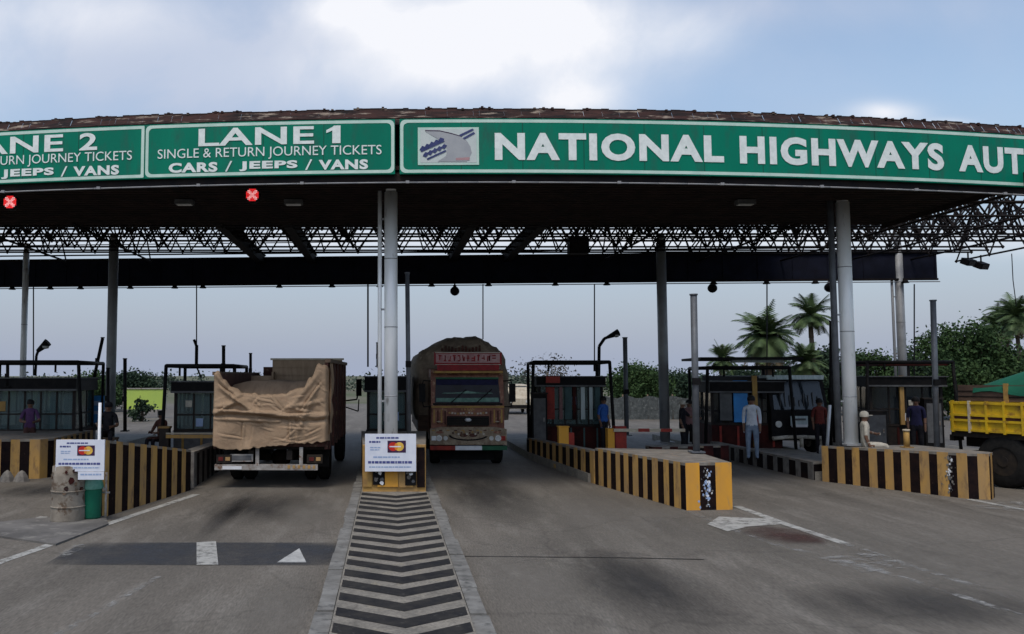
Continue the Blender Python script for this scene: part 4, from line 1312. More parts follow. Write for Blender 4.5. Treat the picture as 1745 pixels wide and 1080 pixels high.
street_lamp('dark street lamp with a bent arm behind the red and teal booth', 1019, 760, 590, 1041, 572, 30, .055)
street_lamp('small dark bent lamp on the long glass booth roof', 60, 640, 606, 69, 594, 26, .04)

# ------------------------------------------------------------------ boards behind
p = at(247, 680, 50)
t = thing('billboard', 'lime green billboard far behind the striped barrier', 'billboard', (p.x, 50, 0))
mb = MB(); mb.box((0, 0, p.z), (2.4, .12, 1.2), 'billboard'); mb.build('panel', t)
mb = MB(); mb.box((0, -.06, p.z + .62), (2.5, .1, .06), 'palemetal'); mb.box((0, -.06, p.z - .62), (2.5, .1, .06), 'palemetal'); mb.box((1.23, -.06, p.z), (.06, .1, 1.2), 'palemetal'); mb.box((-1.23, -.06, p.z), (.06, .1, 1.2), 'palemetal'); mb.build('frame', t)
for x in (-.8, .8):
    mb = MB(); mb.box((x, .1, (p.z - .6) / 2), (.12, .12, p.z - .6), 'boothgrey'); mb.build('leg', t)
p = at(161, 697, 26)
t = thing('notice_board', 'bright blue notice board behind the white board post', 'sign board', (p.x, 26, 0))
mb = MB(); mb.box((0, 0, p.z), (.58, .05, .82), 'bluep'); mb.box((.02, -.03, p.z + .18), (.3, .01, .14), 'printpale'); mb.box((-.05, -.03, p.z - .1), (.36, .01, .1), 'printpale'); mb.build('panel', t)
mb = MB(); mb.box((0, .05, (p.z + .4) / 2), (.06, .05, p.z + .4), 'palemetal'); mb.box((0, -.0, p.z - .55), (.5, .06, .18), 'netting'); mb.build('post', t)
p = at(1105, 706, 48)
t = thing('shade_net_fence', 'low grey net fence in front of the bushy trees', 'fence', (p.x, 48, 0))
mb = MB()
for k in range(16):
    x0, x1 = -2.8 + .35 * k, -2.8 + .35 * (k + 1)
    d0, d1 = .08 * math.sin(k * 1.7), .08 * math.sin((k + 1) * 1.7)
    mb.add([(x0, d0, 0), (x1, d1, 0), (x1, d1 * .4, 1.25 + d1), (x0, d0 * .4, 1.25 + d0)], [(0, 1, 2, 3)], 'netting')
mb.build('net_panel', t)
for k in range(5):
    mb = MB(); mb.tube((-2.8 + 1.4 * k, .1, 0), (-2.8 + 1.4 * k, .1, 1.4), .04, 'wood', 8); mb.build('post', t)

# ------------------------------------------------------------------ tarpaulin truck (seen from behind)
TX, TY, TW = -2.56, 18.75, 2.5
t = thing('tipper_truck', 'truck seen from behind with a tan tarpaulin slung over its tail', 'truck', (TX, TY, 0), R(-1.2), 'trucks at the toll booths')
hw = TW / 2
mb = MB()
mb.box((hw - .03, 2.75, 1.82), (.07, 5.4, 1.95), 'maroonwood')
for k in range(6):
    mb.box((hw + .02, .3 + k * .95, 1.8), (.06, .1, 1.95), 'maroonwood')
mb.box((hw, 2.75, 2.78), (.12, 5.45, .08), 'wood')
mb.build('side_board', t)
mb = MB(); mb.box((-hw + .03, 2.75, 1.68), (.07, 5.4, 1.65), 'maroonwood'); mb.box((-hw, 2.75, 2.5), (.1, 5.45, .08), 'wood'); mb.build('side_board', t)
mb = MB(); mb.box((.28, 4.55, 1.95), (TW - .6, .08, 1.9), 'headwood')
for k in range(9):
    mb.box((.28, 4.50, 1.05 + k * .215), (TW - .64, .03, .20), 'headwood')
mb.box((.28, 4.5, 2.90), (TW - .5, .1, .05), 'cream')
mb.box((-.95, 4.2, 1.65), (.62, .08, 1.6), 'headwood'); mb.box((-.62, 4.4, 1.7), (.05, .4, 1.7), 'headwood')
mb.build('headboard', t)
mb = MB()
vs = []
for j in range(15):
    for i in range(19):
        x = -1.16 + 2.32 * i / 18; y = .25 + j * .28
        vs.append((x, y, 1.66 + .66 * min(1, j / 5) ** .7 + .05 * mnoise.noise(Vector((x * 2.4, y * 1.8, 11))) - .10 * (abs(x) / 1.16) ** 4))
mb.add(vs, [(j * 19 + i, j * 19 + i + 1, (j + 1) * 19 + i + 1, (j + 1) * 19 + i) for j in range(14) for i in range(18)], 'headwood', True)
mb.build('covered_load', t)
mb = MB(); mb.box((0, 2.8, .88), (TW - .1, 5.3, .1), 'chassis'); mb.box((0, .05, 1.2), (TW - .1, .06, .6), 'maroonwood'); mb.build('cargo_floor', t)
mb = MB(); mb.box((-.42, 3.5, .72), (.12, 7.0, .2), 'chassis'); mb.box((.42, 3.5, .72), (.12, 7.0, .2), 'chassis'); mb.box((0, 1.7, .52), (1.9, .14, .14), 'chassis'); mb.lathe((0, 1.7, .3), [(.01, .0), (.2, .08), (.24, .22), (.2, .36), (.01, .44)], 'chassis', 14); mb.build('chassis', t)
mb = MB(); mb.box((-.0, 6.4, 1.7), (2.2, 1.6, 2.0), 'maroonwood'); mb.box((0, 7.25, 1.1), (2.2, .2, .8), 'cabbrown'); mb.build('cab', t)
for sgn in (-1, 1):
    for dx in (0, .30):
        w_ = thing('wheel', '', '', (0, 0, 0)); del w_['label']; del w_['category']
        w_.parent = t; w_.location = (sgn * (hw - .22 - dx), 1.75, .52)
        mb = MB(); mb.wheel((0, 0, 0), .52, .26, (1, 0, 0)); mb.build('tyre', w_)
        mb = MB(); mb.rim((0, 0, 0), .52, .26, (1, 0, 0), 'chassis'); mb.build('rim', w_)
    w_ = thing('wheel', '', '', (0, 0, 0)); del w_['label']; del w_['category']
    w_.parent = t; w_.location = (sgn * (hw - .2), 6.2, .52)
    mb = MB(); mb.wheel((0, 0, 0), .52, .26, (1, 0, 0)); mb.build('tyre', w_)
    mb = MB(); mb.rim((0, 0, 0), .52, .26, (1, 0, 0), 'chassis'); mb.build('rim', w_)
    mb = MB(); mb.box((sgn * (hw - .35), .95, .62), (.62, .03, .5), 'rubber'); mb.build('mudflap', t)
mb = MB()
mb.box((-.08, .0, .46), (TW - .25, .1, .12), 'palemetal'); mb.box((-.82, -.055, .45), (.42, .02, .07), 'whitep')
for k in range(6):
    mb.box((.42 + k * .11, -.056, .47), (.055, .012, .07), 'oran')
mb.build('rear_bumper', t)
for x in (-.28, .68):
    mb = MB(); mb.box((x, .02, .70), (.075, .08, .38), 'palemetal'); mb.build('bumper_hanger', t)
for x in (-1.0, .98):
    mb = MB(); mb.box((x, .0, .64), (.34, .08, .18), 'chassis'); mb.box((x - .07, -.045, .64), (.10, .02, .08), 'dullred'); mb.box((x + .08, -.045, .64), (.10, .02, .08), 'oran'); mb.build('tail_lamp', t)
mb = MB(); mb.box((-.62, -.02, .66), (.5, .03, .16), 'palemetal'); mb.box((-.62, -.03, .66), (.44, .02, .11), 'boothgrey'); mb.build('number_plate', t)
mb = MB(); mb.box((1.58, 6.6, 2.1), (.16, .1, .5), 'black'); mb.path([(1.1, 6.6, 1.7), (1.52, 6.6, 1.75), (1.56, 6.6, 2.0)], .025, 'black', 6); mb.path([(1.1, 6.6, 1.55), (1.56, 6.62, 1.4), (1.58, 6.62, 1.75)], .02, 'black', 6); mb.build('mirror', t)
# the tarpaulin
NU, NV = 150, 100


def tarp_top(u):
    pts = [(0, 2.52), (.04, 2.55), (.10, 2.36), (.165, 2.18), (.29, 2.06), (.5, 2.02), (.61, 2.06), (.78, 2.18), (.85, 2.42), (.915, 2.70), (.96, 2.68), (1, 2.60)]
    for (a, za), (b, zb) in zip(pts[:-1], pts[1:]):
        if u <= b:
            k = (u - a) / (b - a); k = k * k * (3 - 2 * k)
            return za + (zb - za) * k
    return pts[-1][1]


def tarp_bot(u):
    pts = [(0, .98), (.06, .86), (.25, .84), (.45, .90), (.7, .97), (1, 1.02)]
    for (a, za), (b, zb) in zip(pts[:-1], pts[1:]):
        if u <= b:
            return za + (zb - za) * (u - a) / (b - a)
    return 1.0


def ridge(d, w):
    return math.exp(-(d / w) ** 2)


random.seed(77)
CREASES = [(random.uniform(.04, .96), random.uniform(1.0, 2.3), random.choice((0.1, -.15, .7, -.8, 1.45, 1.65, -.5, .4)) + random.uniform(-.15, .15), random.uniform(.12, .4), random.uniform(.008, .024)) for _ in range(60)]
CREASES += [(.30, 1.66, -.06, .75, .06), (.72, 1.60, .05, .6, .05), (.28, 1.2, 1.5, .3, .04), (.68, 1.25, 1.6, .35, .045), (.18, 2.0, -.62, .45, .05), (.86, 2.0, .95, .45, .05), (.12, 1.75, .55, .35, .045)]
vs = []
for j in range(NV + 1):
    v = j / NV
    for i in range(NU + 1):
        u = i / NU
        zt_, zb_ = tarp_top(u), tarp_bot(u)
        z = zt_ + (zb_ - zt_) * v
        x = -hw - .03 + u * (TW + .06)
        y = -.10
        edge = min(u, 1 - u)
        y += .30 * max(0, 1 - edge / .035) ** 2
        # the heavy fold line below the sag, diagonal creases from the two high corners, and hanging flutes
        zf = 1.62 + .05 * math.sin(u * 6.0) - .04 * u
        y -= .075 * ridge(z - zf - .03, .045) * (1 - .3 * math.sin(u * 9))
        y += .06 * ridge(z - zf + .07, .05)
        y -= .05 * ridge(z - (1.52 - .10 * u), .03) * (u < .6)
        for (ux, zx, dx_, dz_, w_, am) in ((.03, 2.5, .55, -.72, .06, .07), (.05, 2.2, .45, -.35, .05, .06), (.02, 1.75, .4, .12, .05, .05), (.93, 2.55, -.35, -.55, .06, .07), (.9, 2.2, -.2, -.6, .05, .06), (.96, 1.9, -.42, -.1, .05, .05), (.07, 1.68, .3, .3, .045, .055)):
            L2 = dx_ * dx_ + dz_ * dz_
            px_, pz_ = u - ux, (z - zx) / 2.0
            s_ = (px_ * dx_ + pz_ * dz_) / L2
            if 0 <= s_ <= 1:
                dd = abs(px_ * dz_ - pz_ * dx_) / math.sqrt(L2)
                y -= am * ridge(dd, w_ * .45) * math.sin(math.pi * min(1, s_ * 1.15 + .05)) ** .6
        fl = max(0, (1.5 - z)) / .7
        y -= .035 * fl * (math.sin(u * 21 + .7) + .5 * math.sin(u * 37 + 2))
        y -= .05 * mnoise.noise(Vector((u * 3.5, z * 1.6, 3.1))) + .012 * mnoise.noise(Vector((u * 9, z * 4, 1.7)))
        # sharp creases of thin cloth: a few straight pinched lines
        for (uc, zc2, ang_, ln_, am2) in CREASES:
            ca, sa = math.cos(ang_), math.sin(ang_)
            du2, dz2 = (u - uc) * 2.5, z - zc2
            along, across = du2 * ca + dz2 * sa, -du2 * sa + dz2 * ca
            if abs(along) < ln_:
                taper = 1 - (along / ln_) ** 2
                y -= am2 * taper * (max(0, 1 - abs(across) / .028) - .7 * max(0, 1 - abs(across - .04) / .04))
        for us in (.34, .67):
            y -= .012 * max(0, 1 - abs(u - us) / .007)
        if v < .04:
            y += .10 * (1 - v / .04)
        z += .02 * mnoise.noise(Vector((u * 9, v * 5, 4))) + (.035 * mnoise.noise(Vector((u * 26, 1, 7))) if v < .02 or v > .98 else 0)
        vs.append((x, y, z))
fs = [(j * (NU + 1) + i, j * (NU + 1) + i + 1, (j + 1) * (NU + 1) + i + 1, (j + 1) * (NU + 1) + i) for j in range(NV) for i in range(NU)]
mb = MB(); mb.add(vs, fs, 'tarp', True)
o = mb.build('tarpaulin', t)
md = o.modifiers.new('thick', 'SOLIDIFY'); md.thickness = .015; md.offset = 1
# gathered tarpaulin at the side corner
mb = MB()
vs = []
for j in range(13):
    for i in range(9):
        y = .02 + i * .1; z = 2.72 - j * .13
        vs.append((hw + .05 + .05 * mnoise.noise(Vector((i * .6, j * .4, 8))) + .03 * math.sin(i * 1.7 + j * .3), y, z + .02 * i * (j > 6)))
mb.add(vs, [(j * 9 + i, j * 9 + i + 1, (j + 1) * 9 + i + 1, (j + 1) * 9 + i) for j in range(12) for i in range(8) if i < 7 - j * .35], 'tarp', True)
mb.build('tarpaulin_flap', t)

# ------------------------------------------------------------------ decorated truck (front view)
cxq = px_x(796, 23.5)
t = thing('decorated_truck', 'decorated brown truck facing us with a domed dark load and red header', 'truck', (cxq, 23.4, 0), 0, 'trucks at the toll booths')
cwid, ch = 2.0, 2.62
mb = MB()
hw = cwid / 2
# cab shell with raked windscreen: side profile extruded (y forward is -)
prof = [(0, .62), (0, 1.66), (.16, 2.42), (.22, 2.62), (1.55, 2.66), (1.55, .62)]
n = len(prof)
mb.add([(s * hw, y, z) for s in (-1, 1) for y, z in prof], [tuple(range(n)), tuple(range(n, 2 * n))] + [(k, (k + 1) % n, n + (k + 1) % n, n + k) for k in range(n)], 'cabbrown')
mb.build('cab', t)
mb = MB()
yz = lambda f: (.0 - .012 + .16 * f * 1.0, 1.66 + .76 * f)
a, b = yz(.06), yz(.94)
mb.add([(-hw + .10, a[0], a[1]), (hw - .10, a[0], a[1]), (hw - .14, b[0], b[1]), (-hw + .14, b[0], b[1])], [(0, 1, 2, 3)], 'winblack')
mb.build('windscreen', t)
mb = MB()
a, b = yz(.1), yz(.46)
pts = [(-hw + .14, a[0] - .01, a[1]), (hw - .14, a[0] - .01, a[1])] + [(hw - .16 - (cwid - .32) * k / 8, b[0] - .01, b[1] - .14 * (1 - ((k - 4) / 4) ** 2) * -.6 - .08 + .02 * math.sin(k * 2)) for k in range(9)]
mb.add(pts, [tuple(range(len(pts)))], 'dash'); mb.build('dash_cloth', t)
mb = MB()
for u0 in (-.45, .25):
    a_, b_ = yz(.08), yz(.55)
    mb.tube((u0, a_[0] - .03, a_[1]), (u0 + .42, b_[0] - .03, b_[1]), .012, 'black', 6)
mb.box((0, yz(.02)[0] - .0, yz(.02)[1]), (cwid - .1, .04, .05), 'black')
mb.build('wiper', t)
# header board above the cab
mb = MB(); mb.box((.02, .1, 2.92), (1.86, .08, .36), 'cabred'); mb.box((.02, .05, 2.67), (1.7, .1, .16), 'cabred'); mb.box((.02, .02, 2.55), (1.9, .12, .06), 'ochre'); mb.build('header_board', t)
mb = MB()
random.seed(12)
mb.box((.02, .057, 2.93), (1.76, .008, .25), 'pinkpaint')
x = -.80
while x < .78:
    w = random.uniform(.09, .13)
    zc2 = 2.93
    for q in range(3):
        k = random.random()
        if k < .45:
            mb.box((x + random.uniform(.2, .8) * w, .051, zc2 + random.uniform(-.02, .02)), (w * .26, .006, random.uniform(.12, .17)), 'cabred', 0, 0, random.uniform(-.25, .25))
        else:
            mb.box((x + w * .5, .0505 - .0004 * q, zc2 + random.choice((-.07, 0, .07))), (w * .8, .006, .035), 'cabred')
    x += w + .03
mb.box((.02, .056, 3.085), (1.8, .012, .025), 'creamcloth'); mb.box((.02, .056, 2.755), (1.8, .012, .02), 'creamcloth')
mb.build('painted_lettering', t)
# decorated front panel
mb = MB(); mb.box((0, -.03, 1.38), (cwid - .04, .05, .46), 'cabbrown'); mb.box((0, -.055, 1.60), (cwid - .02, .04, .05), 'ochre')
for s in (-1, 1):
    for k in range(4):
        mb.box((s * (.62 + .1 * k), -.058, 1.32 + .03 * (k % 2)), (.045, .02, .36), 'ochre' if k % 2 else 'maroonwood')
    mb.lathe((s * .8, -.07, 1.2), [(.01, .02), (.07, .0), (.01, -.02)], 'cream', 10)
for k in range(14):
    mb.box((-.5 + k * .077, -.06, 1.43 + .012 * math.cos(k)), (.05, .02, .045), 'creamcloth' if k % 3 else 'ochre')
for k in range(5):
    mb.box((-.16 + k * .08, -.06, 1.53), (.04, .02, .05), 'ochre')
mb.build('front_panel', t)
mb = MB(); mb.box((0, -.05, 1.22), (1.15, .06, .26), 'black')
for k in range(4):
    mb.box((0, -.085, 1.13 + .06 * k), (1.12, .02, .02), 'chassis')
g_ = mb.build('grille', t)
mb = MB(); mb.lathe((0, -.10, 1.25), [(.01, .05), (.05, .045), (.10, .0), (.05, -.045), (.01, -.05)], 'whitep', 14); mb.build('emblem_badge', g_)
mb = MB()
bp = [(-1.04, .58), (1.04, .58), (1.04, 1.0), (.72, 1.06), (-.72, 1.06), (-1.04, 1.0)]
nb_ = len(bp)
mb.add([(x, -.17, z) for x, z in bp] + [(x, .1, z) for x, z in bp], [tuple(range(nb_)), tuple(range(nb_, 2 * nb_))] + [(k, (k + 1) % nb_, nb_ + (k + 1) % nb_, nb_ + k) for k in range(nb_)], 'bumpcream')
bm_ = mb.build('front_bumper', t)
mb = MB()
ring = lambda rx, rz_, o: [(rx * math.cos(6.2832 * k / 28), -.175 - o, .84 + rz_ * math.sin(6.2832 * k / 28)) for k in range(28)]
r0, r1 = ring(.54, .15, .004), ring(.47, .11, .004)
mb.add(r0 + r1, [(k, k + 1, 29 + k, 28 + k) for k in range(14, 27)], 'black')
for k in range(12):
    mb.box((-.42 + .076 * k, -.178, .90 + .03 * math.sin(k * 2.1)), (.045, .01, .05), ('maroonwood', 'ochre', 'creamcloth')[k % 3]); 
for sg in (-1, 1):
    mb.add([(p_[0] * 1.0 + sg * .13, p_[1], p_[2]) for p_ in ring(.11, .05, .006)], [tuple(range(28))], 'maroonwood')
    mb.add([(p_[0] + sg * .78, p_[1], p_[2] + .08) for p_ in ring(.10, .035, .006)], [tuple(range(28))], 'cabbrown')
for k in range(10):
    mb.box((-.95 + .2 * k, -.176, .97), (.08, .01, .03), 'maroonwood' if k % 2 else 'ochre')
mb.build('bumper_painted_mark', bm_)
for s in (-1, 1):
    mb = MB(); mb.tube((s * .80, -.21, .76), (s * .80, -.16, .76), .085, 'chrome', 18); mb.tube((s * .80, -.22, .76), (s * .80, -.2, .76), .072, 'lens', 18); mb.tube((s * .62, -.2, .76), (s * .62, -.16, .76), .06, 'lens', 14); mb.box((s * .94, -.18, .76), (.12, .03, .12), 'redlens' if s > 0 else 'whitep')
    mb.build('headlight', t)
mb = MB(); mb.box((-.70, -.15, .50), (.68, .16, .11), 'red'); mb.box((0, -.15, .50), (.72, .158, .108), 'whitep'); mb.box((.70, -.15, .50), (.68, .16, .11), 'indiagreen'); mb.build('tricolour_strip', t)
mb = MB(); mb.box((0, .35, .30), (1.5, .12, .34), 'black'); mb.tube((-.8, .75, .5), (.8, .75, .5), .09, 'black'); mb.build('axle_and_shade_panel', t)  # black panel added in place of the dark shade below the bumper
mb = MB(); mb.box((0, yz(.82)[0] - .02, yz(.80)[1]), (cwid - .3, .02, .14), 'navycloth'); mb.box((0, yz(.97)[0] - .03, yz(.95)[1]), (cwid - .26, .03, .05), 'indiagreen'); mb.build('windscreen_sticker', t)
for s in (-1, 1):
    mb = MB(); mb.box((s * 1.24, .1, 1.98), (.17, .08, .5), 'black'); mb.path([(s * .98, .2, 2.3), (s * 1.2, .1, 2.32), (s * 1.24, .1, 2.2)], .018, 'black', 6); mb.path([(s * .98, .2, 1.6), (s * 1.2, .1, 1.6), (s * 1.24, .1, 1.75)], .018, 'black', 6); mb.build('mirror', t)
    mb = MB(); mb.add([(s * (hw + .004), .25, 1.7), (s * (hw + .004), 1.1, 1.7), (s * (hw + .004), 1.1, 2.4), (s * (hw + .004), .4, 2.4)], [(0, 1, 2, 3)], 'glassdark'); mb.build('side_window', t)
    for y in (.75, 5.6):
        w_ = bpy.data.objects.new('wheel', None); COL.objects.link(w_); w_.parent = t; w_.location = (s * .86, y, .5)
        mb = MB(); mb.wheel((0, 0, 0), .5, .28, (1, 0, 0)); mb.build('tyre', w_)
        mb = MB(); mb.rim((0, 0, 0), .5, .28, (1, 0, 0), 'chassis'); mb.build('rim', w_)
mb = MB(); mb.box((0, 4.0, .75), (.9, 7.2, .2), 'chassis'); mb.box((0, .9, .5), (1.7, .14, .12), 'chassis'); mb.build('chassis', t)
# the domed load
prof = [(-1.40, 1.15), (-1.44, 1.7), (-1.42, 2.35), (-1.38, 2.8), (-1.22, 3.12), (-.9, 3.35), (-.55, 3.52), (-.30, 3.60), (-.18, 3.62), (-.12, 3.59), (.1, 3.58), (.38, 3.63), (.5, 3.61), (.72, 3.48), (1.05, 3.30), (1.28, 3.05), (1.40, 2.7), (1.44, 2.3), (1.44, 1.6), (1.40, 1.15)]
mb = MB()
vs = []
ny = 18
fine = []
for (a, za), (b, zb) in zip(prof[:-1], prof[1:]):
    for k in range(3):
        fine.append((a + (b - a) * k / 3, za + (zb - za) * k / 3))
fine.append(prof[-1])
for j in range(ny + 1):
    y = 1.62 + j * .34
    k_ = 1.0 if j > 1 else (.93, .985)[j]
    for x, z in fine:
        d = .05 * mnoise.noise(Vector((x * 2.2, y * 1.3, z * 2.2))) + .03 * mnoise.noise(Vector((x * 6, y * 3, z * 6)))
        rope = -.03 if j % 4 == 0 else 0
        vs.append((x * (k_ + d + rope), y, 1.15 + (z - 1.15) * (k_ + d * .6 + rope)))
m_ = len(fine)
mb.add(vs, [(j * m_ + i, j * m_ + i + 1, (j + 1) * m_ + i + 1, (j + 1) * m_ + i) for j in range(ny) for i in range(m_ - 1)], 'darktarp', True)
# front face of the load, slightly slumped
cv = Vector((0, 1.52, 2.4))
mb.add(vs[:m_] + [cv], [(k, (k + 1) % m_, m_) for k in range(m_)], 'darktarp')
mb.build('load_cover', t)
mb = MB(); mb.box((-.05, 4.7, 1.05), (2.5, 6.3, .5), 'truckwood'); mb.build('cargo_bed', t)
mb = MB()
random.seed(14)
for k in range(12):
    x = -.6 + .1 * k
    mb.box((x, 1.5 - .02, 3.22 + .03 * math.sin(k * 1.3)), (.06, .03, random.uniform(.08, .2)), 'maroonwood')
mb.build('painted_arch_mark', t)

# ------------------------------------------------------------------ minibus behind the man in white
cxq = px_x(1350, 27)
t = thing('minibus', 'dark minibus with a pale roof edge facing us beside the man in white', 'minibus', (cxq, 26.6, 0), R(4), None)
mb = MB()
prof = [(0, .45), (-.02, 1.35), (.22, 2.3), (.4, 2.42), (4.8, 2.45), (4.9, .45)]
n = len(prof); hw = .92
mb.add([(s * hw, y, z) for s in (-1, 1) for y, z in prof], [tuple(range(n)), tuple(range(n, 2 * n))] + [(k, (k + 1) % n, n + (k + 1) % n, n + k) for k in range(n)], 'black')
mb.build('body', t)
mb = MB(); mb.box((0, .42, 2.42), (1.86, .5, .09), 'curtain'); mb.box((0, .2, 2.36), (1.8, .1, .06), 'curtain'); mb.build('roof_edge', t)
mb = MB(); mb.add([(-.82, -.015, 1.4), (.82, -.015, 1.4), (.78, .2, 2.28), (-.78, .2, 2.28)], [(0, 1, 2, 3)], 'glassdark'); mb.build('windscreen', t)
mb = MB()
random.seed(6)
for k in range(9):
    x = -.6 + k * .15; h_ = random.uniform(.2, .5)
    mb.tube((x, .0, 1.5), (x + .03, .0 + h_ * .24 - .02, 1.5 + h_), .014, 'boothgrey', 6)
mb.build('windscreen_grille', t)
mb = MB(); mb.box((-.05, -.05, 1.05), (.55, .03, .3), 'curtain'); mb.box((-.05, -.07, .9), (.5, .03, .08), 'whitep'); mb.box((-.05, -.07, 1.1), (.4, .02, .06), 'boothgrey'); mb.build('front_plate', t)
mb = MB(); mb.path([(-.95, -.12, .52), (-.5, -.16, .56), (.1, -.16, .56), (.72, -.14, .52), (.9, -.1, .40), (.92, -.06, .22)], .06, 'creamcloth', 8); mb.tube((-.05, -.15, .55), (-.05, -.15, .25), .06, 'creamcloth', 8); mb.build('bumper', t)
for s in (-1, 1):
    mb = MB(); mb.tube((s * .7, -.05, .95), (s * .7, .02, .95), .1, 'lens', 16); mb.build('headlight', t)
    mb = MB(); mb.box((s * 1.08, .1, 1.9), (.12, .06, .34), 'black'); mb.tube((s * .9, .15, 2.05), (s * 1.08, .1, 2.05), .015, 'black', 6); mb.build('mirror', t)
    for y in (.8, 3.9):
        w_ = bpy.data.objects.new('wheel', None); COL.objects.link(w_); w_.parent = t; w_.location = (s * .8, y, .38)
        mb = MB(); mb.wheel((0, 0, 0), .38, .2, (1, 0, 0)); mb.build('tyre', w_)
        mb = MB(); mb.rim((0, 0, 0), .38, .2, (1, 0, 0)); mb.build('rim', w_)

# ------------------------------------------------------------------ yellow lorry on the right, its flank along the flared lane, heading out towards the viewer
t = thing('lorry', 'yellow sided lorry with a green tarpaulin over its load', 'truck', (14.15, 20.3, 0), R(23.5), 'trucks at the toll booths')
hw = 1.25
z0, z1 = 1.19, 1.86
for s in (-1, 1):
    mb = MB(); mb.box((s * (hw - .03), -2.9, (z0 + z1) / 2), (.06, 5.7, z1 - z0), 'yelp'); mb.box((s * (hw + .003), -2.9, 1.50), (.012, 5.68, .06), 'maroonwood')
    sb = mb.build('side_board', t)
    mb = MB()
    for z in (z0 + .03, z1 - .03, 1.56, 1.44):
        mb.box((s * (hw + .02), -2.9, z), (.05, 5.72, .05), 'yelp')
    for k in range(16):
        mb.box((s * (hw + .024), -.1 - k * .373, (z0 + z1) / 2), (.06, .045, z1 - z0 + .05), 'cream' if k % 4 == 1 else 'yelp')
    mb.build('frame_rib', sb)
    mb = MB(); mb.box((s * (hw - .06), -2.95, 2.06), (.05, 5.5, .36), 'truckwood')
    for z in (1.98, 2.1):
        mb.box((s * (hw - .03), -2.95, z), (.02, 5.5, .02), 'black')
    for k in range(4):
        mb.box((s * (hw - .02), -1.25 - k * 1.4, 2.06), (.05, .09, .44), 'ochre')
    mb.build('upper_board', t)
mb = MB(); mb.box((0, -.03, (z0 + z1) / 2), (2.44, .06, z1 - z0), 'yelp')
for k in range(6):
    mb.box((-1.1 + k * .44, .02, (z0 + z1) / 2), (.05, .05, z1 - z0), 'yelp')
mb.build('tailgate', t)
mb = MB()
vs = []
nx_, ny_ = 16, 26
for j in range(ny_ + 1):
    for i in range(nx_ + 1):
        u, v = i / nx_, j / ny_
        x = -1.22 + 2.44 * u; y = -.55 - 5.15 * v
        arch = math.sin(math.pi * u) ** .8
        crest = math.sin(math.pi * min(1, (v + .03) * .9)) ** .8
        z = 2.16 + .10 * crest + arch * .78 * crest + .03 * mnoise.noise(Vector((u * 7, v * 12, 2)))
        vs.append((x + .02 * mnoise.noise(Vector((u * 5, v * 11, 6))), y, z))
mb.add(vs, [(j * (nx_ + 1) + i, j * (nx_ + 1) + i + 1, (j + 1) * (nx_ + 1) + i + 1, (j + 1) * (nx_ + 1) + i) for j in range(ny_) for i in range(nx_)], 'tarpgreen', True)
for i0 in (0, nx_):
    col_ = [vs[j * (nx_ + 1) + i0] for j in range(ny_ + 1)]
    sg = -1 if i0 == 0 else 1
    mb.add(col_ + [(p_[0] + sg * .03, p_[1], 2.06 + .05 * math.sin(j * .9)) for j, p_ in enumerate(col_)], [(j, j + 1, ny_ + 2 + j, ny_ + 1 + j) for j in range(ny_)], 'tarpgreen', True)
mb.build('tarpaulin', t)
mb = MB(); mb.box((0, -3.2, 1.12), (2.4, 6.4, .12), 'chassis'); mb.box((-.45, -3.6, .92), (.14, 7.4, .24), 'chassis'); mb.box((.45, -3.6, .92), (.14, 7.4, .24), 'chassis'); mb.box((0, -1.1, .58), (2.0, .16, .16), 'chassis'); mb.build('chassis', t)
mb = MB()
prof = [(-6.0, .7), (-6.0, 2.75), (-7.35, 2.7), (-7.6, 1.75), (-7.65, .7)]
n = len(prof); cw_ = 1.12
mb.add([(sg * cw_, y, z) for sg in (-1, 1) for y, z in prof], [tuple(range(n)), tuple(range(n, 2 * n))] + [(k, (k + 1) % n, n + (k + 1) % n, n + k) for k in range(n)], 'yelp')
mb.build('cab', t)
mb = MB(); mb.add([(-1.0, -7.63, 1.78), (1.0, -7.63, 1.78), (.95, -7.39, 2.62), (-.95, -7.39, 2.62)], [(0, 1, 2, 3)], 'glassdark'); mb.build('windscreen', t)
for s in (-1, 1):
    for dx in (0, .31):
        w_ = bpy.data.objects.new('wheel', None); COL.objects.link(w_); w_.parent = t; w_.location = (s * (1.08 - dx), -1.1, .57)
        mb = MB(); mb.wheel((0, 0, 0), .57, .28, (1, 0, 0)); mb.build('tyre', w_)
        mb = MB(); mb.rim((0, 0, 0), .57, .28, (1, 0, 0), 'chassis'); mb.build('rim', w_)
    w_ = bpy.data.objects.new('wheel', None); COL.objects.link(w_); w_.parent = t; w_.location = (s * 1.02, -6.7, .55)
    mb = MB(); mb.wheel((0, 0, 0), .55, .28, (1, 0, 0)); mb.build('tyre', w_)
    mb = MB(); mb.rim((0, 0, 0), .55, .28, (1, 0, 0), 'chassis'); mb.build('rim', w_)
    mb = MB(); mb.box((s * 1.0, -1.95, .86), (.4, .7, .42), 'red'); mb.box((s * 1.0, -1.95, 1.08), (.42, .72, .03), 'chassis'); mb.build('tool_box', t)
    mb = MB(); mb.box((s * .95, .04, 1.02), (.36, .1, .14), 'chassis'); mb.box((s * .95, .10, 1.02), (.3, .02, .09), 'redlens'); mb.build('tail_lamp', t)
    mb = MB(); mb.box((s * (hw - .12), -4.2, .72), (.05, 2.6, .06), 'palemetal'); mb.box((s * (hw - .12), -4.2, .52), (.05, 2.6, .06), 'palemetal')
    for k in range(3):
        mb.box((s * (hw - .12), -3.1 - k * 1.1, .8), (.04, .05, .62), 'chassis')
    mb.build('side_guard', t)
mb = MB(); mb.box((0, .0, .64), (2.3, .1, .12), 'chassis'); mb.build('rear_bumper', t)

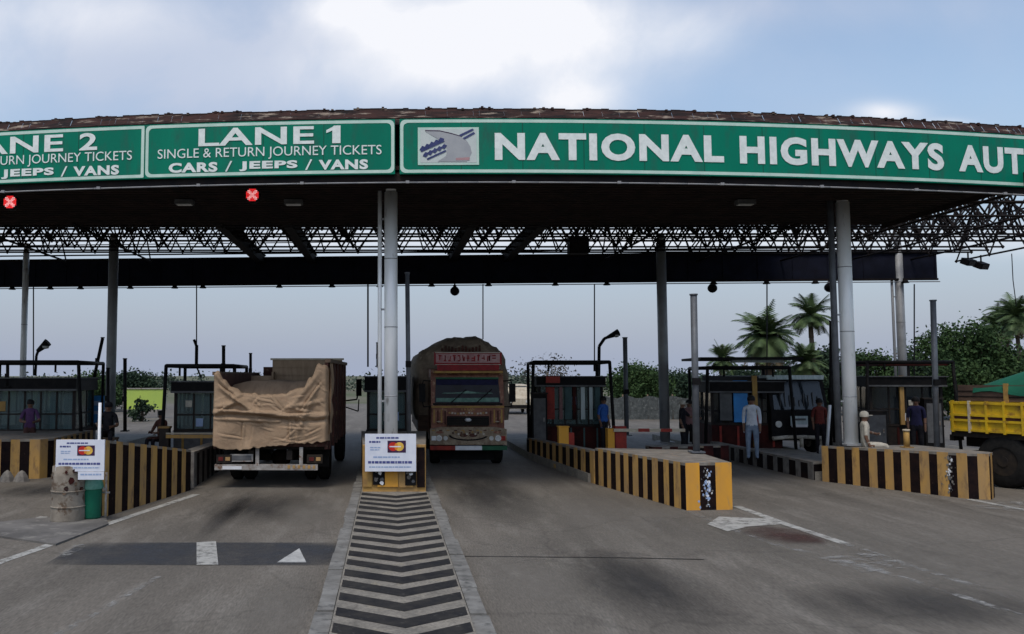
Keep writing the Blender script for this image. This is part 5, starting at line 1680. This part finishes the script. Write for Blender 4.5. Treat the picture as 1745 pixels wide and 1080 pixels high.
# a small pale van waiting far behind the decorated truck
p = G(884, 706)
t = thing('waiting_van', 'small pale van waiting on the road behind the decorated truck', 'van', (p.x, p.y, 0))
mb = MB()
prof = [(0, .35), (0, 1.0), (.35, 1.15), (.75, 1.85), (3.6, 1.9), (3.7, .35)]
n = len(prof); hw = .8
mb.add([(s * hw, y, z) for s in (-1, 1) for y, z in prof], [tuple(range(n)), tuple(range(n, 2 * n))] + [(k, (k + 1) % n, n + (k + 1) % n, n + k) for k in range(n)], 'cream')
mb.build('body', t)
mb = MB(); mb.add([(-.7, .37, 1.17), (.7, .37, 1.17), (.62, .72, 1.8), (-.62, .72, 1.8)], [(0, 1, 2, 3)], 'glassdark'); mb.build('windscreen', t)
mb = MB(); mb.box((0, -.04, .5), (1.62, .1, .2), 'black'); mb.build('bumper', t)
for s in (-1, 1):
    mb = MB(); mb.box((s * .58, -.01, .82), (.26, .05, .16), 'lens'); mb.build('headlight', t)
    for y in (.7, 3.0):
        mb = MB(); mb.wheel((s * .72, y, .3), .3, .17, (1, 0, 0)); mb.rim((s * .72, y, .3), .3, .17, (1, 0, 0)); mb.build('wheel', t)

# ------------------------------------------------------------------ small street things
def cone(label, px, py, h, Y=None):
    c = G(px, py, .2) if Y is None else at(px, py, Y)
    t = thing('traffic_cone', label, 'cone', c, 0, 'orange traffic cones')
    mb = MB(); mb.lathe((0, 0, 0), [(.01, h), (.03, h), (.13, .04), (.01, .04)], 'red', 16); mb.build('cone_body', t)
    mb = MB(); mb.lathe((0, 0, 0), [(.062, h * .72), (.092, h * .42)], 'signwhite', 16); mb.build('reflective_band', t)
    mb = MB(); mb.box((0, 0, .02), (.34, .34, .04), 'black'); mb.build('base', t)


cone('orange cone leaning by the red and teal booth door', 985, 752, .55)
c = G(960, 786, .2)
t = thing('guard_post', 'bright yellow guard post in front of the red and teal booth', 'post', (c.x, c.y, .0))
mb = MB(); mb.box((0, 0, .55), (.26, .2, 1.1), 'yel'); mb.box((.2, .02, .5), (.16, .2, .9), 'red'); mb.build('guard_body', t)
mb = MB(); mb.box((0, 0, 1.11), (.3, .24, .03), 'yel'); mb.box((.05, 0, .09), (.6, .3, .1), 'ochre'); mb.build('cap', t)
c = at(1056, 745, 23)
t = thing('barrier_gate', 'small red and ochre boom gate stand behind the bright yellow barrier', 'boom gate', (c.x, 23, .2))
mb = MB(); mb.box((-.26, 0, .42), (.18, .25, .84), 'yel'); mb.box((0, 0, .45), (.3, .25, .9), 'red'); mb.build('cabinet', t)
mb = MB(); mb.box((.75, -.15, .8), (1.9, .06, .08), 'cream'); mb.box((.6, -.15, .8), (.3, .065, .085), 'red'); mb.box((1.2, -.15, .8), (.3, .065, .085), 'red'); mb.build('boom', t)
c = at(300, 742, 23.2)
t = thing('barrier_gate', 'low ochre boom across the booth beside the tarpaulin truck', 'boom gate', (c.x, 23.2, .2))
mb = MB(); mb.box((-.3, 0, .42), (.26, .25, .84), 'darkframe'); mb.box((-.3, 0, .86), (.3, .28, .05), 'ochre'); mb.build('cabinet', t)
mb = MB(); mb.box((.42, -.15, .62), (1.3, .06, .09), 'oran'); mb.box((.42, -.15, .70), (1.3, .05, .04), 'cream'); mb.build('boom', t)
mb = MB()
c = at(1545, 752, 18.9)
tag(MB().tube((0, 0, 0), (0, 0, .36), .06, 'ochre', 12).tube((0, 0, .36), (0, 0, .40), .075, 'cream', 12).box((0, 0, .01), (.2, .2, .02), 'ochre').build('stub_post', origin=None), 'short cream stub post on top of the orange and black barrier', 'post').location = (c.x, 18.9, .87)

# ------------------------------------------------------------------ people
def skin_body(name, parent, J, E, rad, zones, root):
    """one continuous skinned surface over a skeleton; zones(p)->material key"""
    keys = list(J)
    me = bpy.data.meshes.new(name)
    me.from_pydata([J[k] for k in keys], [(keys.index(a), keys.index(b)) for a, b in E], [])
    o = bpy.data.objects.new(name, me)
    COL.objects.link(o)
    o.modifiers.new('s', 'SKIN')
    for k, v in zip(keys, me.skin_vertices[0].data):
        r = rad[k]
        v.radius = r if isinstance(r, tuple) else (r, r)
        v.use_root = (k == root)
    sb = o.modifiers.new('sub', 'SUBSURF'); sb.levels = 2; sb.render_levels = 2
    dg = bpy.context.evaluated_depsgraph_get()
    m2_ = bpy.data.meshes.new_from_object(o.evaluated_get(dg))
    bpy.data.objects.remove(o)
    mats = []
    for p in m2_.polygons:
        mk = M[zones(p.center)]
        if mk not in mats:
            mats.append(mk)
    m2_.materials.clear()
    for mm in mats:
        m2_.materials.append(mm)
    for p in m2_.polygons:
        p.material_index = mats.index(M[zones(p.center)]); p.use_smooth = True
    o = bpy.data.objects.new(name, m2_)
    COL.objects.link(o)
    o.parent = parent
    return o


def person(label, loc, rz, hgt=1.68, shirt='dustwhite', trousers='denim', pose='stand', cap=None, arm='down', group='people at the toll booths', sleeve=.25):
    """faces -Y before rotation"""
    t = thing('person', label, 'person', loc, rz, group)
    k = hgt / 1.70
    V = lambda x, y, z: Vector((x * k, y * k, z * k))
    J = {'pelvis': V(0, 0, .92), 'waist': V(0, 0, 1.08), 'chest': V(0, -.01, 1.28), 'collar': V(0, 0, 1.42), 'neck': V(0, -.005, 1.49), 'head': V(0, -.02, 1.57), 'crown': V(0, -.012, 1.655)}
    rad = {'pelvis': (.15 * k, .11 * k), 'waist': (.135 * k, .10 * k), 'chest': (.145 * k, .10 * k), 'collar': (.10 * k, .075 * k), 'neck': .052 * k, 'head': (.078 * k, .09 * k), 'crown': (.06 * k, .07 * k)}
    E = [('pelvis', 'waist'), ('waist', 'chest'), ('chest', 'collar'), ('collar', 'neck'), ('neck', 'head'), ('head', 'crown')]
    for s, n in ((-1, 'l'), (1, 'r')):
        if pose == 'sit':
            hip, kn, an, toe = V(s * .09, -.02, .90), V(s * .12, -.44, .92), V(s * .12, -.46, .50), V(s * .12, -.60, .46)
        else:
            st = .05 * s
            hip, kn, an, toe = V(s * .09, 0, .86), V(s * .10, -.02 + st * .6, .48), V(s * .105, .02 + st, .09), V(s * .12, -.13 + st, .04)
        J.update({'hip' + n: hip, 'knee' + n: kn, 'ankle' + n: an, 'toe' + n: toe})
        rad.update({'hip' + n: .092 * k, 'knee' + n: .066 * k, 'ankle' + n: .046 * k, 'toe' + n: (.038 * k, .03 * k)})
        E += [('pelvis', 'hip' + n), ('hip' + n, 'knee' + n), ('knee' + n, 'ankle' + n), ('ankle' + n, 'toe' + n)]
        sh = V(s * .168, 0, 1.385)
        if arm == 'out' and s > 0:
            el, wr, dr = V(.34, -.16, 1.2), V(.50, -.36, 1.16), Vector((.45, -.85, -.1))
        elif arm == 'both':
            el, wr, dr = V(s * .25, -.12, 1.12), V(s * .12, -.34, 1.10), Vector((-s * .5, -.8, .05))
        else:
            el, wr, dr = V(s * .205, .03, 1.11), V(s * .20, -.06, .87), Vector((0, -.2, -1))
        dr.normalize()
        pl = wr + dr * .075 * k
        J.update({'sh' + n: sh, 'el' + n: el, 'wr' + n: wr, 'palm' + n: pl})
        rad.update({'sh' + n: .062 * k, 'el' + n: .045 * k, 'wr' + n: .029 * k, 'palm' + n: (.034 * k, .018 * k)})
        E += [('collar', 'sh' + n), ('sh' + n, 'el' + n), ('el' + n, 'wr' + n), ('wr' + n, 'palm' + n)]
        side = dr.cross(Vector((s, 0, .01))).normalized()
        for f, (o, ln) in enumerate(((-.027, .07), (-.009, .08), (.009, .076), (.027, .058))):
            f1 = pl + side * o * k + dr * ln * .5 * k
            f2 = f1 + (dr + Vector((-s * .35, 0, 0))).normalized() * ln * .5 * k
            a_, b_ = 'f%d%s' % (f, n), 'g%d%s' % (f, n)
            J[a_], J[b_] = f1, f2
            rad[a_], rad[b_] = .0095 * k, .0075 * k
            E += [('palm' + n, a_), (a_, b_)]
        th = wr + dr * .035 * k - side * .038 * k
        th2 = th + (dr - side * .5).normalized() * .045 * k
        J['t' + n], J['u' + n] = th, th2
        rad['t' + n], rad['u' + n] = .011 * k, .009 * k
        E += [('wr' + n, 't' + n), ('t' + n, 'u' + n)]

    def zones(p):
        x, y, z = p.x / k, p.y / k, p.z / k
        if z > 1.475:
            return 'skin'
        for n in 'lr':
            w, e_, s_ = J['wr' + n] / k, J['el' + n] / k, J['sh' + n] / k
            q = Vector((x, y, z))
            if (q - w).length < .12 and abs(x) > .08 and (abs(x) > .165 or y < -.2):
                return 'skin'
            if (q - e_).length < .13 and (q - s_).length > .2 and (abs(x) > .17 or y < -.14):
                return 'skin' if sleeve < .3 and (q - s_).length > sleeve else shirt
        if pose != 'sit' and z < .075 or pose == 'sit' and z < .52 and y < -.3:
            return 'darkcloth'
        if z < .93 and (abs(x) < .175 or z < .74 or pose == 'sit'):
            return trousers
        return shirt
    skin_body('body', t, J, E, rad, zones, 'pelvis')
    # head details
    hd = J['head']
    mb = MB()
    fc = hd + Vector((0, -.085 * k, 0))
    mb.lathe((fc.x, fc.y - .006, fc.z - .02 * k), [(.002, .035 * k), (.010 * k, .005 * k), (.016 * k, -.015 * k), (.002, -.022 * k)], 'skin', 8)
    for s in (-1, 1):
        mb.lathe((s * .032 * k, fc.y + .012, fc.z + .022 * k), [(.002, .008), (.011 * k, 0), (.002, -.008)], 'hair', 8)
        mb.lathe((s * .082 * k, hd.y + .012, hd.z), [(.002, .03 * k), (.012 * k, .01 * k), (.010 * k, -.015 * k), (.002, -.03 * k)], 'skin', 8)
    mb.box((0, fc.y + .008, fc.z - .052 * k), (.045 * k, .012, .009 * k), 'redcloth')
    mb.build('face', t)
    mb = MB()
    c = hd + Vector((0, .016 * k, .035 * k))
    prof = [(.098, -.02), (.103, .03), (.092, .075), (.062, .108), (.02, .12), (.002, .121)]
    mb.lathe(c, [(r * k, z * k) for r, z in prof], cap or 'hair', 16)
    if cap:
        mb.box(c + Vector((0, -.12 * k, .015 * k)), (.13 * k, .10 * k, .012), cap)
    mb.build('cap' if cap else 'hair', t)
    return t


person('man in a dusty white shirt and pale blue trousers standing by the dark booth', (at(1283, 782, 22.9).x, 22.9, .2), R(-25), 1.70, 'dustwhite', 'denim', 'stand', None, 'down', sleeve=.4)
person('seated guard in black clothes and cap before the blue notice board', (at(184, 740, 22).x, 22, .06), R(10), 1.70, 'darkcloth', 'darkcloth', 'sit', 'darkcloth', 'both')
person('person in a bright blue shirt standing beside the red and teal booth', (at(1029, 750, 25.6).x, 25.6, .2), R(35), 1.62, 'bluecloth', 'darkcloth', 'stand', None, 'down')
person('person in dark clothes with pale cap reaching out behind the slate pole', (at(1164, 760, 25.5).x, 25.5, .05), R(60), 1.66, 'darkcloth', 'darkcloth', 'stand', 'creamcloth', 'out')
person('person in a dull pink shirt close behind the slate pole', (at(1176, 760, 26.6).x, 26.6, .05), R(-40), 1.64, 'pinkcloth', 'darkcloth', 'stand', None, 'down')
person('person in purple and brown clothes before the long glass booth', (at(50, 756, 22.8).x, 22.8, .2), R(20), 1.60, 'purplecloth', 'maroonwood', 'stand', None, 'both')
person('person in cream clothes sitting beside the tall silver column base', (at(1474, 752, 19.4).x, 19.4, .87 - .84), R(75), 1.6, 'creamcloth', 'creamcloth', 'sit', 'creamcloth', 'out')
person('person in a red shirt standing close to the white slanting post', (at(1398, 745, 25.8).x, 25.8, .1), R(-15), 1.65, 'redcloth', 'darkcloth', 'stand', None, 'down')
person('tall person in navy clothes before the dim booth beside the yellow lorry', (at(1563, 750, 24.2).x, 24.2, .1), R(-30), 1.74, 'navycloth', 'darkcloth', 'stand', None, 'down')
person('dark clothed person crouching low left of the tarpaulin truck booth', (at(275, 740, 24).x, 24, -.2), R(-30), 1.66, 'maroonwood', 'darkcloth', 'sit', None, 'both')
sd_ = MB(); sd_.box((0, 0, .42), (.42, .42, .05), 'wood')
for x in (-.17, .17):
    for y in (-.17, .17):
        sd_.box((x, y, .2), (.04, .04, .4), 'wood')
o = sd_.build('stool'); o.location = (at(184, 740, 22).x, 22.05, .42)
tag(o, 'plain wooden stool under the seated guard in black', 'stool')
o.scale = (1, 1, 1)

# ------------------------------------------------------------------ trees
def leaf_quads(mb, centres, n, spread, size, mk, flat=.6):
    vs, fs = [], []
    for c, w in centres:
        for _ in range(int(n * w)):
            d = Vector((random.gauss(0, 1), random.gauss(0, 1), random.gauss(0, .8)))
            p = c + d * spread * .55
            a = random.uniform(0, 6.283)
            nrm = Vector((random.gauss(0, 1), random.gauss(0, 1), random.gauss(.6, .8))).normalized()
            t1 = nrm.orthogonal().normalized(); t2 = nrm.cross(t1)
            t1, t2 = t1 * math.cos(a) + t2 * math.sin(a), t2 * math.cos(a) - t1 * math.sin(a)
            s = size * random.uniform(.6, 1.3)
            o = len(vs)
            vs += [p - t1 * s, p - t2 * s * flat, p + t1 * s, p + t2 * s * flat]
            fs.append((o, o + 1, o + 2, o + 3))
    mb.add(vs, fs, mk)


def tree(label, px, Y, ztop, wid, zb, mk='leaf', clumps=26, n=70, size=.16, name='leafy_tree', seed=1, group='trees beyond the plaza', bare=False, depth=None):
    random.seed(seed)
    x = px_x(px, Y)
    t = thing(name, label, 'tree', (x, Y, 0), 0, group)
    zc_, rz_ = (ztop + zb) / 2, (ztop - zb) / 2
    mb = MB()
    mb.tube((0, 0, -.2), (.05, 0, zc_), .05 * ztop * .6 + .05, 'bark', 8, .06)
    cs = []
    for _ in range(clumps):
        while True:
            p = Vector((random.uniform(-1, 1), random.uniform(-1, 1), random.uniform(-1, 1)))
            if .2 < p.length < 1:
                break
        w = 1.0 - .3 * max(0, p.z)
        c = Vector((p.x * wid * .5 * w, p.y * (depth or wid) * .45, zc_ + p.z * rz_ * .92))
        cs.append((c, random.uniform(.5, 1.4)))
        if random.random() < .4:
            mb.tube((.02, 0, zc_ - rz_ * .7), c, .05, 'bark', 5, .015, cap=False)
    mb.build('trunk', t)
    mb = MB()
    leaf_quads(mb, cs, n, wid * .17 * (1 if not bare else 1.3), size, mk)
    mb.build('crown', t)
    return t


def palm(label, px, py, Y, R_, seed, nf=30, dead=8, trunk=.16, droop=1.0):
    random.seed(seed)
    c = at(px, py, Y)
    t = thing('date_palm', label, 'palm tree', (c.x, Y, 0), 0, 'palm trees beyond the booths')
    mb = MB()
    for k in range(9):
        z0_, z1_ = c.z * k / 9, c.z * (k + 1) / 9
        mb.tube((.06 * math.sin(k * .5), 0, z0_), (.06 * math.sin((k + 1) * .5), 0, z1_ + .02), trunk * (1.15 - .03 * k), 'bark', 9, trunk * (1.0 - .03 * k))
    mb.build('trunk', t)

    def fronds(mb, cnt, lo, hi, mk, drp):
        for f in range(cnt):
            az = 6.283 * f / cnt + random.uniform(-.25, .25)
            el = random.uniform(lo, hi)
            L = R_ * random.uniform(.72, 1.15)
            bend = random.uniform(.5, 1.7)
            p = Vector((0, 0, c.z)); d = Vector((math.cos(az) * math.cos(el), math.sin(az) * math.cos(el), math.sin(el)))
            seg = 9
            pts = [p.copy()]
            for s in range(seg):
                p = p + d * L / seg
                d = (d + Vector((random.gauss(0, .03), random.gauss(0, .03), -.115 * drp * bend))).normalized()
                pts.append(p.copy())
            vs, fs = [], []
            for s in range(1, seg + 1):
                a, b = pts[s - 1], pts[s]
                dd = (b - a).normalized()
                sd2 = dd.cross(Vector((0, 0, 1)))
                if sd2.length < .01:
                    sd2 = Vector((1, 0, 0))
                sd2.normalize()
                for sg in (-1, 1):
                    for q in (0, .5):
                        o = len(vs)
                        b0 = a.lerp(b, q)
                        ll = R_ * .36 * math.sin(math.pi * (.12 + .82 * (s - 1 + q) / seg)) * random.uniform(.8, 1.15)
                        tip = b0 + (sd2 * sg + dd * .75 + Vector((0, 0, -.35))).normalized() * ll
                        wv = dd * R_ * .03
                        vs += [b0 - wv, b0 + wv, tip]
                        fs.append((o, o + 1, o + 2))
                o = len(vs)
                w2 = sd2 * R_ * .012
                vs += [a - w2, a + w2, b + w2, b - w2]; fs.append((o, o + 1, o + 2, o + 3))
            mb.add(vs, fs, mk)
    mb = MB()
    fronds(mb, int(nf * 1.5), -.35, 1.35, 'palm', droop * 1.25)
    fronds(mb, nf // 2, -.7, .1, 'palm', droop * 1.1)
    if dead:
        fronds(mb, dead, -1.2, -.6, 'palmdead', .8)
    mb.build('crown', t)


palm('broad shaggy date palm with a skirt of dry fronds above the dark booth', 1304, 574, 44, 1.8, 3, 40, 18, .28, 1.0)
palm('taller date palm with a clear round head next to the silver column', 1382, 536, 48, 1.5, 5, 28, 0, .15, .8)
palm('small low date palm at the booth roof corner', 1231, 612, 44, 1.0, 6, 26, 0, .18, 1.0)
palm('bushy short date palm under the tall round headed palm', 1372, 618, 45, 1.25, 8, 34, 6, .2, 1.0)
palm('palm behind the green tarpaulin, at the edge of the picture', 1733, 540, 52, 1.6, 9, 36, 6, .13, 1.0)
palm('palm behind the green tarpaulin standing nearer to the leafy trees', 1700, 556, 56, 1.6, 11, 34, 6, .13, 1.0)
palm('tall ragged palm between the other palms behind the green tarpaulin', 1714, 538, 60, 1.7, 15, 30, 6, .12, 1.2)
palm('thin leaning palm behind the grey rear column', 1665, 600, 60, 1.2, 13, 24, 2, .12, 1.0)
tree('dense green bushy tree behind the net fence', 1086, 56, 3.35, 3.8, .2, 'leaf', 54, 280, .10, seed=21)
tree('low dark green tree beside the net fence', 1150, 66, 2.6, 4.2, .1, 'leafdark', 40, 280, .105, seed=22)
tree('dark rounded tree left of the small low palm', 1195, 70, 2.5, 3.6, .1, 'leafdark', 38, 280, .105, seed=23)
tree('dark broad tree behind the small low palm', 1262, 64, 2.9, 4.2, .1, 'leafdark', 40, 280, .105, seed=34)
tree('dark tree behind the date palms', 1335, 62, 3.3, 6.5, .1, 'leafdark', 48, 280, .105, seed=24)
tree('dark shaggy tree close behind the tall silver column', 1410, 54, 4.0, 3.4, .4, 'leafdark', 40, 280, .105, seed=25)
tree('green tree between the silver column and the dim booth', 1490, 58, 4.0, 4.2, .3, 'leaf', 46, 280, .105, seed=26)
tree('green tree behind the dim booth roof', 1560, 60, 4.1, 4.5, .3, 'leafdark', 46, 280, .105, seed=27)
tree('large leafy green tree behind the slate pole by the yellow truck', 1640, 48, 5.2, 5.0, .5, 'leaf', 80, 330, .105, seed=28)
tree('dark trees mass behind the green tarpaulin', 1720, 62, 4.3, 5.5, .4, 'leafdark', 64, 260, .12, seed=29)
tree('pale dusty thin crowned tree behind the red and teal booth', 932, 60, 3.75, 4.0, 1.5, 'leafgrey', 26, 34, .10, seed=30, bare=True)
tree('dark domed tree behind the lime billboard', 232, 62, 2.55, 3.6, .1, 'leafdark', 44, 280, .105, seed=31)
tree('mid green tree behind the blue notice board', 160, 58, 2.6, 3.2, .1, 'leaf', 40, 280, .105, seed=32)
tree('small dark shrub in front of the lime billboard', 243, 46, 1.25, 1.3, .05, 'leafdark', 12, 60, .10, seed=33, name='shrub')
random.seed(40)
mb = MB()
cs = []
for k in range(420):
    x = random.uniform(-150, 170)
    y = 150 + random.uniform(-20, 25)
    hgt = 2.0 + 1.5 * mnoise.noise(Vector((x * .04, 0, 0))) + .8 * mnoise.noise(Vector((x * .15, 3, 0)))
    for _ in range(2):
        cs.append((Vector((x, y, random.uniform(.2, max(.5, hgt)))), 1))
leaf_quads(mb, cs, 34, 1.5, .30, 'farwood')
setting(mb.build('far_woodland'), 'stuff')
